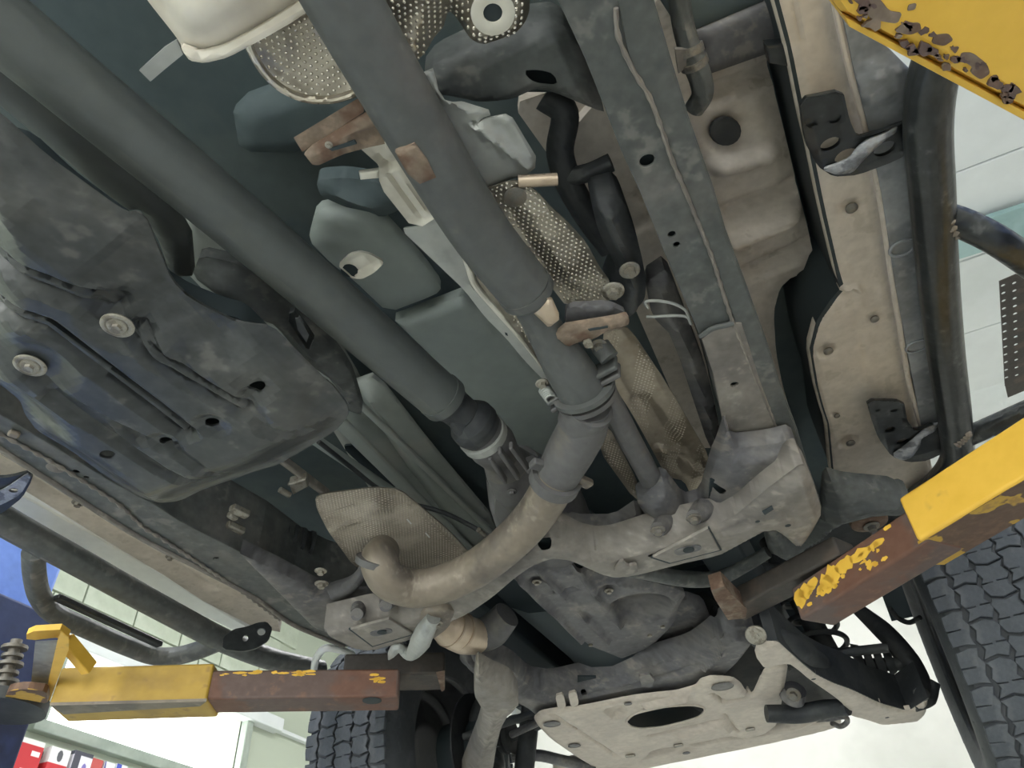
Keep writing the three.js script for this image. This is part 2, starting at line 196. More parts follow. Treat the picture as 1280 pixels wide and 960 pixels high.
const M = {
  frame: mat({ map: worn(0x555857, 0x6a6966, { s: 3, lo: .48, hi: .75, fine: 0x85807a, fineLo: .64, rep: 2.5 }), roughness: .52, bumpMap: bumpNoise, bumpScale: .0012 }),
  frameDusty: mat({ map: worn(0x75706b, 0x87817a, { s: 5, lo: .4, hi: .65, fine: 0xa39b8e, fineLo: .62, rep: 2.5 }), roughness: .6, bumpMap: bumpNoise, bumpScale: .001 }),
  cross: mat({ map: worn(0x5f5e60, 0x74716e, { s: 7, lo: .45, hi: .7, fine: 0x8d8478, fineLo: .63, rep: 3 }), roughness: .5, bumpMap: bumpNoise, bumpScale: .001 }),
  skid: mat({ map: worn(0x3e4142, 0x5a5a57, { s: 9, lo: .45, hi: .75, fine: 0x6f6c68, fineLo: .635, amt: .6, rep: 2 }), roughness: .34, bumpMap: bumpNoise, bumpScale: .0003 }),
  skidGrey: mat({ map: worn(0xc4b9ac, 0xcdc2b4, { s: 11, lo: .45, hi: .7, fine: 0xa9a297, fineLo: .63, rep: 3 }), roughness: .5, bumpMap: bumpNoise, bumpScale: .0008 }),
  floor: mat({ map: worn(0x505c5f, 0x5a6464, { s: 13, rep: 1.5, grain: 5 }), roughness: .75 }),
  tunnel: mat({ map: worn(0x929a96, 0x9aa29d, { s: 15, rep: 1.5, grain: 5 }), roughness: .6 }),
  tunnelLight: mat({ map: worn(0xa0a6a0, 0xa9aca5, { s: 16, rep: 1.5, grain: 6 }), roughness: .6 }),
  brown: mat({ map: worn(0xc4baad, 0xcabfb1, { s: 17, lo: .4, hi: .6, fine: 0x958c7c, fineLo: .62, rep: 2.5 }), roughness: .85, bumpMap: bumpNoise, bumpScale: .0012 }),
  brownDark: mat({ map: worn(0xc2b9af, 0xc6bcb0, { s: 19, lo: .4, hi: .65, fine: 0x857b6c, fineLo: .64, rep: 2.5 }), roughness: .85, bumpMap: bumpNoise, bumpScale: .0015 }),
  black: mat({ map: worn(0x222527, 0x303334, { s: 21, fine: 0x6f6f6c, fineLo: .65, rep: 3 }), roughness: .3, bumpMap: bumpNoise, bumpScale: .001 }),
  plate: mat({ map: worn(0x74777b, 0x8d9093, { s: 22, lo: .42, hi: .6, fine: 0x97989a, fineLo: .62, rep: 3 }), roughness: .4 }),
  rubber: mat({ map: worn(0x2b2e31, 0x3a3c3d, { s: 23, rep: 4, grain: 6 }), roughness: .6 }),
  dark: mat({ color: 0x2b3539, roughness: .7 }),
  shaft: mat({ map: worn(0x545857, 0x5b5e5b, { s: 25, rep: 2, grain: 4 }), roughness: .55 }),
  pipe: mat({ map: worn(0x565857, 0x605f5d, { s: 27, rep: 2.5, grain: 8, fine: 0x6f6a66, fineLo: .66 }), roughness: .6, bumpMap: bumpNoise, bumpScale: .0008 }),
  pipeBrown: mat({ map: worn(0x83796c, 0x6c645c, { s: 29, lo: .4, hi: .6, rep: 3, grain: 8, fine: 0xa0978a, fineLo: .64 }), roughness: .5, metalness: .25, bumpMap: bumpNoise, bumpScale: .0006 }),
  pipeGrey: mat({ map: worn(0x5d5c5c, 0x6a655e, { s: 31, rep: 3, grain: 8 }), roughness: .55, bumpMap: bumpNoise, bumpScale: .0006 }),
  rust: mat({ map: worn(0x7f7062, 0x6a5446, { s: 33, lo: .42, hi: .6, rep: 5, grain: 14, fine: 0x95806c, fineLo: .63 }), roughness: .85, bumpMap: bumpNoise, bumpScale: .001 }),
  cat: mat({ map: worn(0xcdbba6, 0xb5a28e, { s: 35, rep: 4, grain: 6 }), roughness: .4, metalness: .5 }),
  zinc: mat({ map: worn(0xd8d4c8, 0xc8c3b6, { s: 37, rep: 3, grain: 6 }), roughness: .4, metalness: .25 }),
  zincGrey: mat({ map: worn(0xaaaca8, 0x9c9e9b, { s: 39, rep: 3, grain: 6 }), roughness: .45, metalness: .25 }),
  muffler: mat({ map: worn(0xeee7da, 0xdcd3c4, { s: 41, lo: .45, hi: .7, rep: 2, grain: 7 }), roughness: .38, metalness: .05 }),
  bolt: mat({ map: worn(0xa09b90, 0x7c756a, { s: 43, rep: 20 }), roughness: .45, metalness: .5 }),
  boltDark: mat({ map: worn(0x77746e, 0x7c756a, { s: 44, rep: 20 }), roughness: .5, metalness: .3 }),
  worn: mat({ map: worn(0x9fa1a6, 0x6d6f74, { s: 45, lo: .45, hi: .6, rep: 12, grain: 18 }), roughness: .32, metalness: .3 }),
  yellow: mat({ map: worn(0xecbc4a, 0xdcae4e, { s: 47, lo: .5, hi: .8, rep: 1.5, grain: 7, fine: 0x6a4a34, fineLo: .7 }), roughness: .42, bumpMap: bumpNoise, bumpScale: .0008 }),
  yellowChip: mat({ map: worn(0xc29a38, 0x5e4535, { s: 49, lo: .53, hi: .56, rep: 3.5, grain: 8, fine: 0x7a5842, fineLo: .62 }), roughness: .55, bumpMap: bumpNoise, bumpScale: .002 }),
  yellowDull: mat({ map: worn(0xb8963e, 0xa4843e, { s: 51, lo: .5, hi: .7, rep: 2, grain: 7, fine: 0x755534, fineLo: .68 }), roughness: .5, bumpMap: bumpNoise, bumpScale: .0008 }),
  armRust: mat({ map: worn(0x62504a, 0x6c4c3e, { s: 53, lo: .45, hi: .62, rep: 3, grain: 8, fine: 0x8a6248, fineLo: .64 }), roughness: .6, bumpMap: bumpNoise, bumpScale: .0008 }),
  armSteel: mat({ map: worn(0x3d3834, 0x4f453d, { s: 54, rep: 4, grain: 8 }), roughness: .6 }),
  tread: mat({ map: worn(0x4b4f54, 0x585b5f, { s: 55, rep: 6, grain: 8 }), roughness: .72, bumpMap: bumpNoise, bumpScale: .0015 }),
  tyre: mat({ map: worn(0x43464a, 0x505256, { s: 57, rep: 4, grain: 6 }), roughness: .7 }),
  rim: mat({ map: worn(0x3a3b3e, 0x4a4b4d, { s: 58, rep: 4, grain: 5 }), roughness: .4, metalness: .4 }),
  silver: mat({ map: worn(0xe4e5e2, 0xd8d9d6, { s: 59, rep: 2, grain: 5 }), roughness: .3, metalness: .2 }),
  wall: mat({ map: worn(0xd8d7d1, 0xcbcbc4, { s: 61, lo: .4, hi: .7, rep: .35, grain: 4 }), roughness: .8 }),
  wallBlock: mat({ map: worn(0xccd3c2, 0xbec7b4, { s: 63, lo: .4, hi: .7, rep: .7, grain: 8 }), roughness: .85, bumpMap: bumpNoise, bumpScale: .004 }),
  mortar: mat({ color: 0xc3cbba, roughness: .95 }),
  ceiling: mat({ map: worn(0xe9eded, 0xdfe4e3, { s: 65, rep: .35, grain: 4 }), roughness: .8 }),
  concrete: mat({ map: worn(0xbfc0bb, 0xafb0ab, { s: 67, rep: .4, grain: 10 }), roughness: .7 }),
  teal: mat({ map: worn(0xa8c4c4, 0x98b6b6, { s: 69, rep: 1, grain: 5 }), roughness: .5 }),
  blue: mat({ map: worn(0x7a9cf0, 0x6a8ad8, { s: 71, rep: 1.5, grain: 8 }), roughness: .45, bumpMap: bumpNoise, bumpScale: .001 }),
  blueDark: mat({ map: worn(0x303c66, 0x272f4c, { s: 72, rep: 2, grain: 8 }), roughness: .5 }),
  greyTrim: mat({ map: worn(0xa9b3a8, 0x99a499, { s: 73, rep: 1, grain: 5 }), roughness: .6 }),
};
const dimple = (rep, base, wear, s, rough = .3) => mat({ map: worn(base, wear, { s, lo: .4, hi: .65, rep: 4, grain: 8 }), roughness: rough, metalness: .7, bumpMap: bumpNoise, bumpScale: .0008 });
M.dimpleBright = dimple(44, 0xb0a99c, 0x8d877c, 81);
M.dimpleSmall = dimple(52, 0xb5aca0, 0x9c9388, 83, .4);
M.dimpleDusty = dimple(55, 0xb3a898, 0x988c7c, 85, .4);
M.dot = dimple(1, 0xf2ebdd, 0xd6ccbb, 87, .24);  // paler than the sheet they sit on: reflected light put into the colour
M.dotDustyLit = dimple(1, 0xd6ccbc, 0xbcb09e, 89, .35);  // same for the dusty shields: the glint is in the lighter colour

// ------------------------------------------------------------------ the workshop
const X0 = -4.5, X1 = 3.2, Z0 = 5.5, Z1 = -6.2, CEIL = 4.3;      // inner faces; Z1 is the far (front) wall, Z0 the open side behind the eye
struct('floor', box(X0 - .2, X1 + .2, -.2, 0, Z1 - .2, Z0 + 3), M.concrete);
struct('ceiling', box(X0 - .2, X1 + .2, CEIL, CEIL + .2, Z1 - .2, Z0 + .2), M.ceiling);
struct('wall_right', box(X1, X1 + .2, 0, CEIL, Z1 - .2, Z0 + .2), M.wall);
struct('wall_front', box(X0 - .2, X1 + .2, 0, CEIL, Z1 - .2, Z1), M.wall);
{                                                                // side behind the eye: two open bays between piers
  const s = new THREE.Shape([[X0 - .2, 0], [X1 + .2, 0], [X1 + .2, CEIL], [X0 - .2, CEIL]].map((p) => new THREE.Vector2(...p)));
  for (const [a, b] of [[-4.1, -.9], [-.4, 2.8]]) s.holes.push(new THREE.Path([[a, .01], [b, .01], [b, 3.5], [a, 3.5]].map((p) => new THREE.Vector2(...p))));
  const g = new THREE.ExtrudeGeometry(s, { depth: .2, bevelEnabled: false }); g.translate(0, 0, Z0); struct('wall_back', g, M.wall);
}
// left wall with the bright window; its corners are where the photograph shows them
const wc = [PX(-40, 868, X0), PX(312, 872, X0), PX(290, 968, X0), PX(62, 904, X0)];
const WZ0 = -Math.abs(PX(303, 900, X0).z), WZ1 = PX(50, 905, X0).z, WY0 = PX(170, 940, X0).y, WY1 = WY0 + .44;
{
  const s = new THREE.Shape([[Z1 - .2, 0], [Z0 + .2, 0], [Z0 + .2, CEIL], [Z1 - .2, CEIL]].map((p) => new THREE.Vector2(...p)));
  s.holes.push(new THREE.Path([[WZ0, WY0], [WZ1, WY0], [WZ1, WY1], [WZ0, WY1]].map((p) => new THREE.Vector2(...p))));
  const g = new THREE.ExtrudeGeometry(s, { depth: .2, bevelEnabled: false }); g.rotateY(-Math.PI / 2); g.translate(X0, 0, 0);
  const w = struct('wall_left', g, M.mortar);
  // painted blocks on the inner face, laid in running bond, each with its own face
  const bw = .42, bh = .21, geos = [0, 1, 2].map((k) => { const q = new RoundedBoxGeometry(.03 + k * .003, bh - .012, bw - .012, 1, .004); boxUV(q); q.userData.keepUV = true; return q; });
  for (let r = 6; r < 20; r++) for (let c = 0; c < 19; c++) {
    const y = (r + .5) * bh, z = -4.9 + (c + (r & 1 ? .5 : 0)) * bw;
    if (y + bh / 2 > WY0 - .07 && y - bh / 2 < WY1 + .07 && z + bw / 2 > WZ0 - .07 && z - bw / 2 < WZ1 + .07) continue;
    const b = part(w, 'block', geos[(r * 7 + c * 3) % 3], M.wallBlock); b.position.set(X0 + .012, y, z);
  }
  const win = group('window_1'); win.userData.kind = 'structure'; win.position.set(0, 0, 0);
  const f = .07, fx0 = X0 - .02, fx1 = X0 + .06;
  part(win, 'window_frame', merge(box(fx0, fx1, WY0 - f, WY0, WZ0 - f, WZ1 + f, .008), box(fx0, fx1, WY1, WY1 + f, WZ0 - f, WZ1 + f, .008), box(fx0, fx1, WY0, WY1, WZ0 - f, WZ0, .008), box(fx0, fx1, WY0, WY1, WZ1, WZ1 + f, .008)), M.greyTrim);
  part(win, 'window_pane', box(X0 - .06, X0 - .055, WY0, WY1, WZ0, WZ1), new THREE.MeshPhysicalMaterial({ transmission: 1, roughness: .25, thickness: 0, color: 0xffffff, side: THREE.DoubleSide }));
}
{ const a = PX(95, 796, X0), t = struct('trim_1', box(X0, X0 + .1, a.y - .1, a.y, -5, 0, .01), M.ceiling); const c = PX(330, 905, X0); struct('trim_2', box(X0, X0 + .05, c.y - .03, c.y, Z1, c.z + .6, .005), M.ceiling); }
// added, unseen ceiling fittings that light the room: a glowing diffuser and an area light of its size just below
for (const [x, z, w] of [[-1.6, -3.4, 'far left corner'], [-1.7, .6, 'left lift post'], [1.9, -3.6, 'far right corner'], [1.9, .6, 'right side, beside the lift'], [-.8, -4.2, 'far front wall, ahead of the bumper'], [-.8, 3.2, 'open bays behind the vehicle']]) {
  const t = group('added_ceiling_light', 'added unseen fluorescent ceiling fitting over the ' + w, 'added ceiling light'); t.userData.group = 'added ceiling fittings'; t.position.set(x, CEIL, z);
  part(t, 'housing', box(-.17, .17, -.07, 0, -.75, .75, .01), M.silver);
  part(t, 'diffuser', box(-.14, .14, -.085, -.07, -.72, .72), mat({ color: 0xffffff, emissive: 0xffffff, emissiveIntensity: 2 }));
  const L = new THREE.RectAreaLight(0xffffff, LAMP_POWER, .28, 1.44); L.position.set(0, -.095, 0); L.rotation.x = -Math.PI / 2; t.add(L);
}
// shelf of filter boxes under the window
const SH = (px, py) => PX(px, py, X0 + .16);
{
  const y = SH(95, 962).y - .16, za = SH(20, 940).z + .25, zb = SH(230, 985).z - .5;
  const s = group('wall_shelf', 'white shelf board under the bright window', 'shelf');
  part(s, 'board', box(X0 + .03, X0 + .32, y - .03, y, zb, za, .005), M.silver);
  part(s, 'side_panel', box(X0 + .03, X0 + .34, y - .03, y + .6, za, za + .03, .005), M.wall);
  for (const z of [za - .25, zb + .3]) part(s, 'bracket', loft([V(X0 + .03, y - .2, z), V(X0 + .05, y - .2, z), V(X0 + .05, y - .2, z + .02), V(X0 + .03, y - .2, z + .02)], [V(X0 + .03, y - .03, z), V(X0 + .28, y - .03, z), V(X0 + .28, y - .03, z + .02), V(X0 + .03, y - .03, z + .02)]), M.greyTrim);
  const red = mat({ map: tex(64, (u, v) => v > .86 ? [236, 236, 232] : (v > .62 && u > .55 && u < .9 && v < .74) ? [240, 240, 238] : v < .3 && u > .3 ? [232, 228, 226] : [200, 44, 52], 1), roughness: .5 });
  const redTop = mat({ map: tex(64, (u, v) => v > .6 ? (Math.hypot(u - .5, v - .8) < .14 ? [90, 90, 96] : [240, 240, 238]) : [206, 50, 58], 1), roughness: .5 });
  const dark = mat({ map: tex(64, (u, v) => (u > .35 && v > .25 && v < .9) ? (v < .38 ? [236, 214, 60] : Math.hypot(u - .65, v - .62) < .12 ? [130, 120, 190] : [236, 232, 240]) : [74, 74, 86], 1), roughness: .5 });
  const redGrey = mat({ map: tex(64, (u, v) => v > .72 ? [196, 88, 84] : [206, 198, 192], 1), roughness: .5 });
  const bluew = mat({ map: tex(64, (u, v) => u + v * .5 < .6 ? [86, 92, 150] : [236, 238, 244], 1), roughness: .5 });
  const blueb = mat({ map: tex(64, (u, v) => u < .45 ? [76, 88, 190] : [238, 240, 246], 1), roughness: .5 });
  const list = [[28, 58, 920, red, 'tall red and white filter carton at the left end of the shelf'], [66, 90, 932, redTop, 'red filter carton with a white top and grey disc'], [95, 118, 937, dark, 'dark carton with a pale label and yellow strip on the shelf'], [117, 130, 947, redGrey, 'short grey carton with a faded red top on the shelf'], [132, 145, 951, bluew, 'white carton with a slanted blue flash on the shelf'], [147, 160, 954, blueb, 'white carton with an upright blue stripe at the right end']];
  for (const [xa, xb, ty, m, label] of list) {
    const p = PX(xa, ty, X0 + .26), q = PX(xb, ty + (xb - xa) * .25, X0 + .26), h = Math.max(.08, p.y - y), z0 = q.z, z1 = p.z, g0 = box(X0 + .1, X0 + .26, y, y + h, z0, z1, .002);
    const n = g0.attributes.normal, pp = g0.attributes.position, uv = g0.attributes.uv;
    for (let i = 0; i < pp.count; i++) uv.setXY(i, Math.abs(n.getZ(i)) > .7 ? (pp.getX(i) - X0 - .1) / .16 : (z1 - pp.getZ(i)) / (z1 - z0), Math.abs(n.getY(i)) > .7 ? .95 : (pp.getY(i) - y) / h);
    g0.userData.keepUV = true;
    const o = part(scene, 'filter_box', g0, m, label); o.userData.category = 'box'; o.userData.group = 'filter cartons on the shelf';
  }
}
// blue lift post at the left with carriage, and its threaded stop rod
{
  const A = PX(52, 780, -1.93), t = group('lift_post', 'blue steel post of the vehicle lift at the left', 'lift post');
  part(t, 'column', box(-2.33, -1.93, 0, 3.9, A.z, A.z + .34, .012), M.blue);
  part(t, 'base_plate', box(-2.5, -1.75, 0, .02, A.z - .15, A.z + .5), M.blueDark);
  const c0 = PX(-10, 775, -1.88);
  part(t, 'carriage', box(-1.98, -1.8, c0.y - .34, c0.y + .03, A.z + .02, A.z + .42, .008), M.blueDark, 'dark blue carriage behind the arm pivot');
  const s0 = PX(21, 800, -1.72), s1 = PX(-2, 882, -1.72);
  const rod = part(t, 'stop_rod', cyl(s0, s1, .012), M.boltDark, 'dark threaded stop rod with stacked nuts');
  for (let i = 0; i < 7; i++) { const a = s0.clone().lerp(s1, .1 + i * .13), b = s0.clone().lerp(s1, .15 + i * .13); part(rod, 'nut', cyl(a, b, i & 1 ? .022 : .027, undefined, 12), M.boltDark); }
  
}
{                                                                // its twin on the right, just outside the picture
  const t = group('lift_post', 'blue steel post of the vehicle lift at the right, where the two right arms meet', 'lift post');
  part(t, 'column', box(.92, 1.3, 0, 3.9, -1.03, -.69, .012), M.blue); part(t, 'base_plate', box(.75, 1.5, 0, .02, -1.18, -.54), M.blueDark);
  part(t, 'carriage', box(.85, .97, EYE + .3, EYE + .75, -1.05, -.67, .008), M.blueDark); part(t, 'carriage_arm', box(.62, .9, EYE + .49, EYE + .53, -1.02, -.7, .008), M.blueDark);
}
function armBeam(pa, pb, h, w, hgt, out = 0) {                            // pa, pb: the lower edge nearest the eye
  const a = P(...pa, h), b = P(...pb, h), d = b.clone().sub(a).normalize(), n = d.clone().cross(V(0, 1, 0)); const m = a.clone().add(b).multiplyScalar(.5); if (n.dot(m.setY(0)) < 0) n.negate();
  const o = n.multiplyScalar(w / 2 - out).add(V(0, hgt / 2, 0)); return beam(a.add(o), b.add(o.clone()), w, hgt, .006);
}
function flake(t, A, B, h, s0, s1, up, hgt, m, name = 'paint_flake') {   // a ragged flake of paint on the side of a tube, between fractions s0 and s1 of its length
  const p = P(...A, h), q = P(...B, h), L = p.distanceTo(q), d = q.clone().sub(p).normalize(), n = d.clone().cross(V(0, 1, 0)), mid = p.clone().add(q).multiplyScalar(.5).setY(0); if (n.dot(mid) < 0) n.negate(); n.negate();
  const w = (s1 - s0) * L, N = Math.max(5, Math.round(w / .008)), lo = [], hi = []; for (let i = 0; i <= N; i++) { const e = Math.sin(Math.PI * (.12 + .76 * i / N)), u = w * i / N; lo.push(new THREE.Vector2(u + (rnd() - .5) * .003, hgt * (.5 - e * (.3 + rnd() * .25)))); hi.unshift(new THREE.Vector2(u + (rnd() - .5) * .003, hgt * (.5 + e * (.3 + rnd() * .25)))); }
  const flip = d.clone().cross(V(0, 1, 0)).dot(n) < 0, g = new THREE.ExtrudeGeometry(new THREE.Shape([...lo, ...hi]), { depth: .0009, bevelEnabled: false }); if (flip) g.scale(1, 1, -1);
  g.applyMatrix4(new THREE.Matrix4().makeBasis(d, V(0, 1, 0), flip ? n.clone().negate() : n)); const o = p.clone().addScaledVector(d, s0 * L).addScaledVector(n, .0002); g.translate(o.x, o.y + up, o.z);
  if (flip) { const ix = g.attributes.position.array; for (let k = 0; k < ix.length; k += 9) for (let c = 0; c < 3; c++) { const v = ix[k + 3 + c]; ix[k + 3 + c] = ix[k + 6 + c]; ix[k + 6 + c] = v; } g.deleteAttribute('uv'); } g.computeVertexNormals();
  part(t, name, g, m);
}
{
  const t = group('swing_arm', 'yellow telescoping lift arm with a round pivot, left below the vehicle', 'lift arm');
  part(t, 'outer_tube', armBeam([60, 882], [258, 876], .58, .1, .078), M.yellowDull, 'dull yellow painted outer tube');
  part(t, 'inner_tube', armBeam([255, 874], [498, 871], .585, .085, .06), M.armRust, 'rust-brown inner tube with flakes of yellow paint');
  const d0 = PX(6, 877, -1.66); part(t, 'pivot_disc', cyl(V(d0.x, d0.y - .02, d0.z), V(d0.x, d0.y + .004, d0.z), .085, undefined, 32), M.rubber, 'dark round pivot washer under the arm');
  part(t, 'flange', plate([[62, 882], [80, 893], [250, 883], [258, 877]], .575, .006), M.pipeBrown);
  // paint left on the inner tube's side
  part(t, 'end_hole', aim(lathe([[0, 0], [.02, 0], [.02, .001], [0, .001]], 24), P(465, 875.5, .5845)), M.dark, 'round hole in the arm end');
  seed = 97; for (let k = 0; k < 26; k++) { const s = rnd(), w = .02 + rnd() * .05; if (k < 17) flake(t, [255, 874], [498, 871], .585, .05 + s * .45, .05 + s * .45 + w, .044 + rnd() * .008, .003 + rnd() * .006, M.yellow); else flake(t, [255, 874], [498, 871], .585, .84 + s * .06, .84 + s * .06 + w, .022 + rnd() * .022, .004 + rnd() * .008, M.yellow); }
  part(t, 'gusset', loft(T([[76, 789], [86, 797], [86, 812], [60, 882], [54, 880], [72, 800]], .62), T([[76, 789], [86, 797], [86, 812], [60, 882], [54, 880], [72, 800]], .63)), M.yellow, 'bright yellow gusset plate');
  part(t, 'gusset_back', loft(T([[44, 801], [74, 800], [58, 862], [38, 862]], .63), T([[44, 801], [74, 800], [58, 862], [38, 862]], .64)), M.plate, 'grey plate behind the gusset');
  part(t, 'gusset_cap', plate([[33, 793], [42, 789], [75, 787], [86, 795], [84, 802], [70, 797], [44, 800], [33, 799]], .66, .012), M.yellow);
  part(t, 'gusset_brace', beam(P(82, 800, .66), P(112, 836, .63), .02, .03, .003), M.yellow);
  part(t, 'pivot_plate', plate([[10, 864], [30, 861], [58, 864], [60, 880], [30, 874], [5, 874]], .6, .015, { r: 1 }), M.yellowChip);
  part(t, 'pad_channel', armBeam([428, 845], [556, 842], .645, .1, .05), M.armSteel, 'dark steel pad channel under the frame');
  part(t, 'pad_foot', loft(T([[545, 840], [556, 838], [556, 862], [552, 865]], .64), T([[545, 840], [556, 838], [556, 862], [552, 865]], .66)), M.rust);
}
{
  const t = group('swing_arm', 'yellow and rust-brown lift arm crossing in front of the right tyre', 'lift arm');
  part(t, 'outer_tube', armBeam([1146, 677], [1600, 407], .56, .09, .077), M.yellow, 'glossy yellow outer tube with chipped lower edge');
  part(t, 'inner_tube', armBeam([1000, 776], [1160, 676], .556, .077, .061), M.armRust, 'rust-brown inner tube');
  // paint left on the tubes' sides, in flakes that lie on the steel
  const on = (s0, s1, up, hgt) => flake(t, [1000, 776], [1160, 676], .556, s0, s1, up, hgt, M.yellow);
  on(.01, .1, .014, .04); on(.06, .16, .026, .03); on(.14, .23, .036, .02); on(.24, .33, .006, .05); on(.3, .4, .014, .044); on(.38, .52, .026, .03); on(.5, .66, .03, .022); on(.64, .76, .034, .014); on(.78, .84, .05, .008);
  seed = 61; for (let k = 0; k < 34; k++) { const s = rnd() * .7, w = .012 + rnd() * .04; on(.02 + s, .02 + s + w, .006 + rnd() * .03, .003 + rnd() * .009); }
  part(t, 'peeling_face', plate([[1148, 680], [1420, 516], [1380, 585], [1268, 655], [1180, 706], [1140, 706]], .5595, .004), M.yellowChip, 'underside with peeling paint');
  part(t, 'pad_channel', armBeam([905, 768], [1050, 694], .625, .06, .04), M.armSteel, 'dark steel pad channel under the frame');
  part(t, 'pad_foot', plate([[889, 738], [905, 733], [934, 762], [932, 773], [910, 775], [893, 748]], .622, .03), M.rust, 'brown bent pad foot');
}
{
  const t = group('swing_arm', 'wide yellow lift arm with rust patches at the top right corner', 'lift arm');
  part(t, 'outer_tube', plate([[1057, 22], [1285, 143], [1520, 268], [1700, 80], [1450, -90], [1200, -220], [1000, -160], [1035, -10]], .55, .1, { bev: .012 }), M.yellow);
  part(t, 'front_lip', plate([[1056, 21], [1285, 142], [1520, 267], [1524, 275], [1283, 152], [1062, 34]], .553, .09, { bev: .001 }), M.yellow, 'bright yellow front edge');
  seed = 41; for (let k = 0; k < 46; k++) { const s = rnd(), cx = 1066 + s * 200 + (rnd() - .5) * 16, cy = 6 + s * 108 + (rnd() - .5) * 34, r = 2 + rnd() * rnd() * 9, pts = Array.from({ length: 9 }, (_, i) => { const a = i / 9 * 6.283, q = r * (.45 + rnd() * .9); return [cx + q * 1.3 * Math.cos(a), cy + q * Math.sin(a)]; }); part(t, 'rust_fleck', plate(pts, .5491, .003), k % 3 ? M.armRust : M.rust); }
  const patch = (pts) => part(t, 'rust_patch', plate(pts, .5492, .004, { r: 2 }), M.rust, 'flaked patch of bare rusty steel');
  patch([[1072, -8], [1098, -4], [1112, 14], [1128, 16], [1122, 30], [1098, 26], [1086, 22]]);
  patch([[1128, 30], [1150, 28], [1152, 38], [1138, 44], [1118, 40]]); patch([[1168, 44], [1186, 42], [1192, 50], [1180, 58], [1164, 54]]);
  patch([[1202, 66], [1216, 66], [1234, 80], [1238, 92], [1226, 100], [1214, 92], [1216, 84], [1200, 74]]); patch([[1136, 6], [1146, 4], [1144, 12], [1134, 14]]); patch([[1188, 60], [1200, 58], [1194, 68]]);
}
// overhead sectional door, run back under the ceiling on the right, with teal lower edge and its punched hanger
{
  const hd = 3.0, t = group('overhead_door', 'white overhead garage door run back under the ceiling', 'garage door');
  const z = (px, py) => P(px, py, hd).z, x0 = .75, x1 = 2.95, zs = [-1.6, -2.2, -2.8, -3.4, -4.0, -4.6];
  for (let i = 0; i < 5; i++) part(t, 'panel', box(x0, x1, hd + EYE, hd + EYE + .045, zs[i + 1] + .008, zs[i], .006), M.ceiling);
  const e0 = P(1190, 305, hd - .04), e1 = P(1300, 270, hd - .04);
  part(t, 'edge_strip', beam(e0.clone().lerp(e1, -.6), e0.clone().lerp(e1, 1.6), .22, .03, .004), M.teal, 'pale teal strip across the door');
}
{
  const t = group('punched_hanger', 'dark punched steel angle hanging beside the right side step', 'hanger bracket');
  const hh = 2.2, A = P(1252, 350, hh), q = [[1249, 352], [1270, 343], [1284, 346], [1284, 487], [1260, 497], [1256, 480]];
  const holes = []; for (let i = 0; i < 14; i++) { holes.push([1254 + i * .35, 357 + i * 9.6, .008, .008]); if (i < 13) holes.push([1268 + i * .25, 354 + i * 9.6, .008, .008]); }
  part(t, 'angle', plate(q, hh, .004, { holes }), M.armSteel);
  part(t, 'rod', beam(A.clone(), V(A.x, 4.3, A.z), .02, .02), M.armSteel);
}

// ------------------------------------------------------------------ the vehicle: one thing on the lift, everything bolted to it is a part
const car = group('off_road_vehicle', 'underside of a raised off-road vehicle with tubular side steps, dusty dark frame and exhaust', 'car');
const CX = -.52, FAX = -2.1, AXH = .68;                           // centre line, front axle (world z), hub height above the eye
// body tub: floor, rockers and hood as one shell, open wheel arches in front
{
  const y = EYE, bx0 = -1.27, bx1 = .235;
  const g = [];
  g.push(box(bx0 + .02, bx1 - .02, y + 1.02, y + 1.05, -1.8, 1.9));                       // floor pan
  g.push(box(bx0 + .02, bx1 - .02, y + 1.02, y + 1.75, -1.84, -1.8));                      // firewall
  g.push(box(bx0 + .26, bx1 - .26, y + 1.3, y + 1.33, -2.75, -1.8));                      // under the bonnet
  part(car, 'floor_pan', merge(g), M.floor, 'dark body floor');
  const side = [[1.9, .9], [-1.4, .86], [-1.5, 1.15], [-1.75, 1.32], [-2.1, 1.36], [-2.45, 1.3], [-2.62, 1.1], [-2.68, .95], [-2.9, .98], [-2.95, 1.5], [-1.6, 1.78], [-1.0, 2.5], [1.9, 2.5]];
  for (const [a, b] of [[bx0, bx0 + .02], [bx1 - .02, bx1]]) {
    const s = new THREE.Shape(side.map(([z, h]) => new THREE.Vector2(-z, h + y))); const e = new THREE.ExtrudeGeometry(s, { depth: b - a, bevelEnabled: false }); e.rotateY(Math.PI / 2); e.translate(a, 0, 0); part(car, 'body_side', e, M.silver, 'pale painted body side');
  }
  part(car, 'roof', box(bx0, bx1, y + 2.5, y + 2.53, -1.0, 1.9), M.silver);
  part(car, 'bonnet', loft([V(bx0, y + 1.5, -2.95), V(bx1, y + 1.5, -2.95), V(bx1, y + 1.78, -1.6), V(bx0, y + 1.78, -1.6)], [V(bx0, y + 1.52, -2.95), V(bx1, y + 1.52, -2.95), V(bx1, y + 1.8, -1.6), V(bx0, y + 1.8, -1.6)]), M.silver);
  part(car, 'windscreen', loft([V(bx0, y + 1.78, -1.6), V(bx1, y + 1.78, -1.6), V(bx1, y + 2.5, -1), V(bx0, y + 2.5, -1)], [V(bx0, y + 1.8, -1.62), V(bx1, y + 1.8, -1.62), V(bx1, y + 2.52, -1.02), V(bx0, y + 2.52, -1.02)]), M.dark);
}
